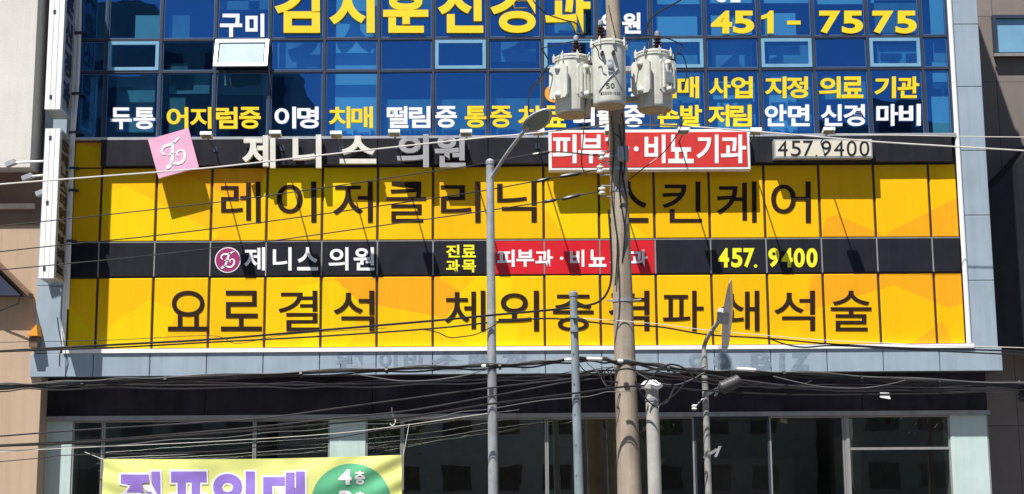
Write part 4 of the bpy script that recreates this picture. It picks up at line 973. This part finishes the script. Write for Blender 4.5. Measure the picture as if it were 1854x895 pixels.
wire('thin ground wire down the top of the concrete pole', [(1102, 10), (1106, 30), (1112, 55), (1115, 72)], 0.008, 'black_wire', 3.66, name='transformer_lead', grp=GL)
# tangle near the short post
GT = 'tangled cables at the short post'
wire('black cable looping over the ragged cap', [(1110, 672), (1135, 668), (1160, 672), (1190, 668), (1215, 660), (1240, 668), (1262, 690)], 0.014, 'black_wire', 4.0, name='tangled_cable', grp=GT)
wire('black cable arching right of the ragged cap', [(1165, 700), (1180, 682), (1200, 668), (1225, 676), (1240, 690), (1224, 712), (1200, 730)], 0.012, 'black_wire', 4.05, name='tangled_cable', grp=GT)
wire('black cable dropping from the pole to the short post', [(1150, 690), (1160, 710), (1175, 728), (1190, 738), (1196, 733)], 0.012, 'black_wire', 4.05, name='tangled_cable', grp=GT)
wire('black cable coiled left of the concrete pole', [(1098, 668), (1104, 680), (1108, 692), (1102, 700), (1094, 690), (1096, 672), (1110, 664)], 0.010, 'black_wire', 3.8, name='tangled_cable', grp=GT)
wire('grey cable rising from the short post bracket', [(1196, 732), (1208, 728), (1216, 712), (1222, 700)], 0.012, 'grey_wire', 4.0, name='tangled_cable', grp=GT)

rng = random.Random(3)
for lab, x0, y0, x1, y1, sag, r in (('thin loose wire sagging between the concrete pole and the thin lamp post', 1140, 664, 1276, 676, 26, 0.007), ('second slack wire from the pole to the thin lamp post', 1144, 655, 1278, 664, 16, 0.009),
        ('slack wire from the ragged cap to the splice closure', 1195, 688, 1305, 703, 10, 0.009), ('loose wire end hanging left of the concrete pole', 1060, 656, 1098, 700, -6, 0.007),
        ('wire stretched from the splice closure along the bundle', 1340, 690, 1470, 690, 12, 0.010), ('slack wire between the steel post and the concrete pole', 1046, 655, 1112, 668, 20, 0.008),
        ('loose line sagging under the bundle left of the tall lamp post', 640, 676, 884, 668, 18, 0.007), ('loose line sagging under the bundle right of the splice closure', 1400, 680, 1640, 690, 16, 0.007)):
    pp = [(x0+(x1-x0)*k/6, y0+(y1-y0)*k/6+sag*4*(k/6)*(1-k/6)+rng.uniform(-2, 2)) for k in range(7)]
    wire(lab, pp, r, 'black_wire' if r > 0.0075 else 'glint_wire', 3.9, 3.8, name='loose_wire', grp='slack wires along the bundle')
for (x, y) in ((150, 696), (300, 688), (545, 678), (700, 671), (905, 664), (1210, 668), (1420, 678), (1560, 686), (1700, 693)):
    c = P(x, y, 3.70); ct = tag(link('cable_tie', MB().tube([c+Vector((-0.02, 0, 0)), c+Vector((0.02, 0, 0.004))], 0.052, 8), 'black_wire', None, c), 'black tie wrapped round the thick cable bundle over the ledge', 'cable tie', 'ties on the cable bundle')
# fittings on the wires
c = P(1322, 696, 3.75); ax1 = (P(1343, 688, 3.75)-P(1303, 706, 3.75)).normalized()
cl = thing('cable_closure', 'dark ribbed splice closure hung on the cables right of the short post', 'box', c)
mb = MB().tube([c-ax1*0.17, c-ax1*0.14, c+ax1*0.14, c+ax1*0.17], [0.07, 0.095, 0.095, 0.07], 14)
for k in range(-3, 4): mb.tube([c+ax1*(0.045*k-0.008), c+ax1*(0.045*k+0.008)], 0.102, 14)
link('shell', mb, 'closure_plastic', cl); link('hanger', MB().tube([c+Vector((0.02, 0, 0.08)), c+Vector((0.03, 0, 0.20))], 0.012, 6), 'black_wire', cl)
c = P(1603, 716, 3.6)
tg = thing('cable_tag', 'small white tag hanging on the cables at the right', 'tag', c)
mb = MB().prism([c+Vector((-0.085, 0, -0.03)), c+Vector((0.075, 0, -0.06)), c+Vector((0.06, 0, 0.04)), c+Vector((-0.075, 0, 0.045))], (0, 0.012, 0)); link('plate', mb, 'white_paint', tg)
link('tie', MB().tube([c+Vector((0, 0.006, 0.04)), c+Vector((0, 0.006, 0.09))], 0.006, 5), 'black_wire', tg)
c = P(1852, 712, 3.5)
cb = thing('cable_connector', 'black finned cable connector cut by the right edge of the picture', 'connector', c)
mb = MB().tube([c+Vector((0, 0, -0.13)), c+Vector((0, 0, 0.13))], 0.06, 12)
for k in range(4): mb.tube([c+Vector((0, 0, -0.09+0.06*k)), c+Vector((0, 0, -0.07+0.06*k))], 0.085, 12)
link('body', mb, 'black_wire', cb); link('clip', MB().tube([c+Vector((-0.03, 0, 0.12)), c+Vector((-0.05, 0, 0.19))], 0.012, 6), 'alu', cb)

# small lamps on the left building
for (x, y, lab) in ((20, 296, 'white arm lamp under the white wall at the far left'), (50, 321, 'second white arm lamp, lower, over the brown shaded band'), (75, 349, 'lowest arm lamp, beside the projecting sign')):
    d = 0.95; c = P(x, y, d); 
    if True:
        wl0 = thing('arm_lamp', lab, 'light', c, 'arm lamps at the left corner')
        e = P(80, 290, 0.6)
        link('arm', MB().tube([c+Vector((0.06, 0.0, 0.01)), c+Vector((0.62 if x == 20 else 0.32 if x == 50 else 0.08, 0.05, 0.05))], 0.02, 8), 'white_paint', wl0)
        link('head', MB().obox(c, Vector((0.9, 0, 0.35)).normalized(), Vector((0, 1, 0)), Vector((-0.35, 0, 0.9)).normalized(), 0.09, 0.06, 0.04), 'alu', wl0)

for o in (_fo,): bpy.data.objects.remove(o)
SC.render.engine = 'CYCLES'
SC.cycles.max_bounces = 8; SC.cycles.transparent_max_bounces = 12; SC.cycles.glossy_bounces = 4
SC.cycles.use_denoising = True
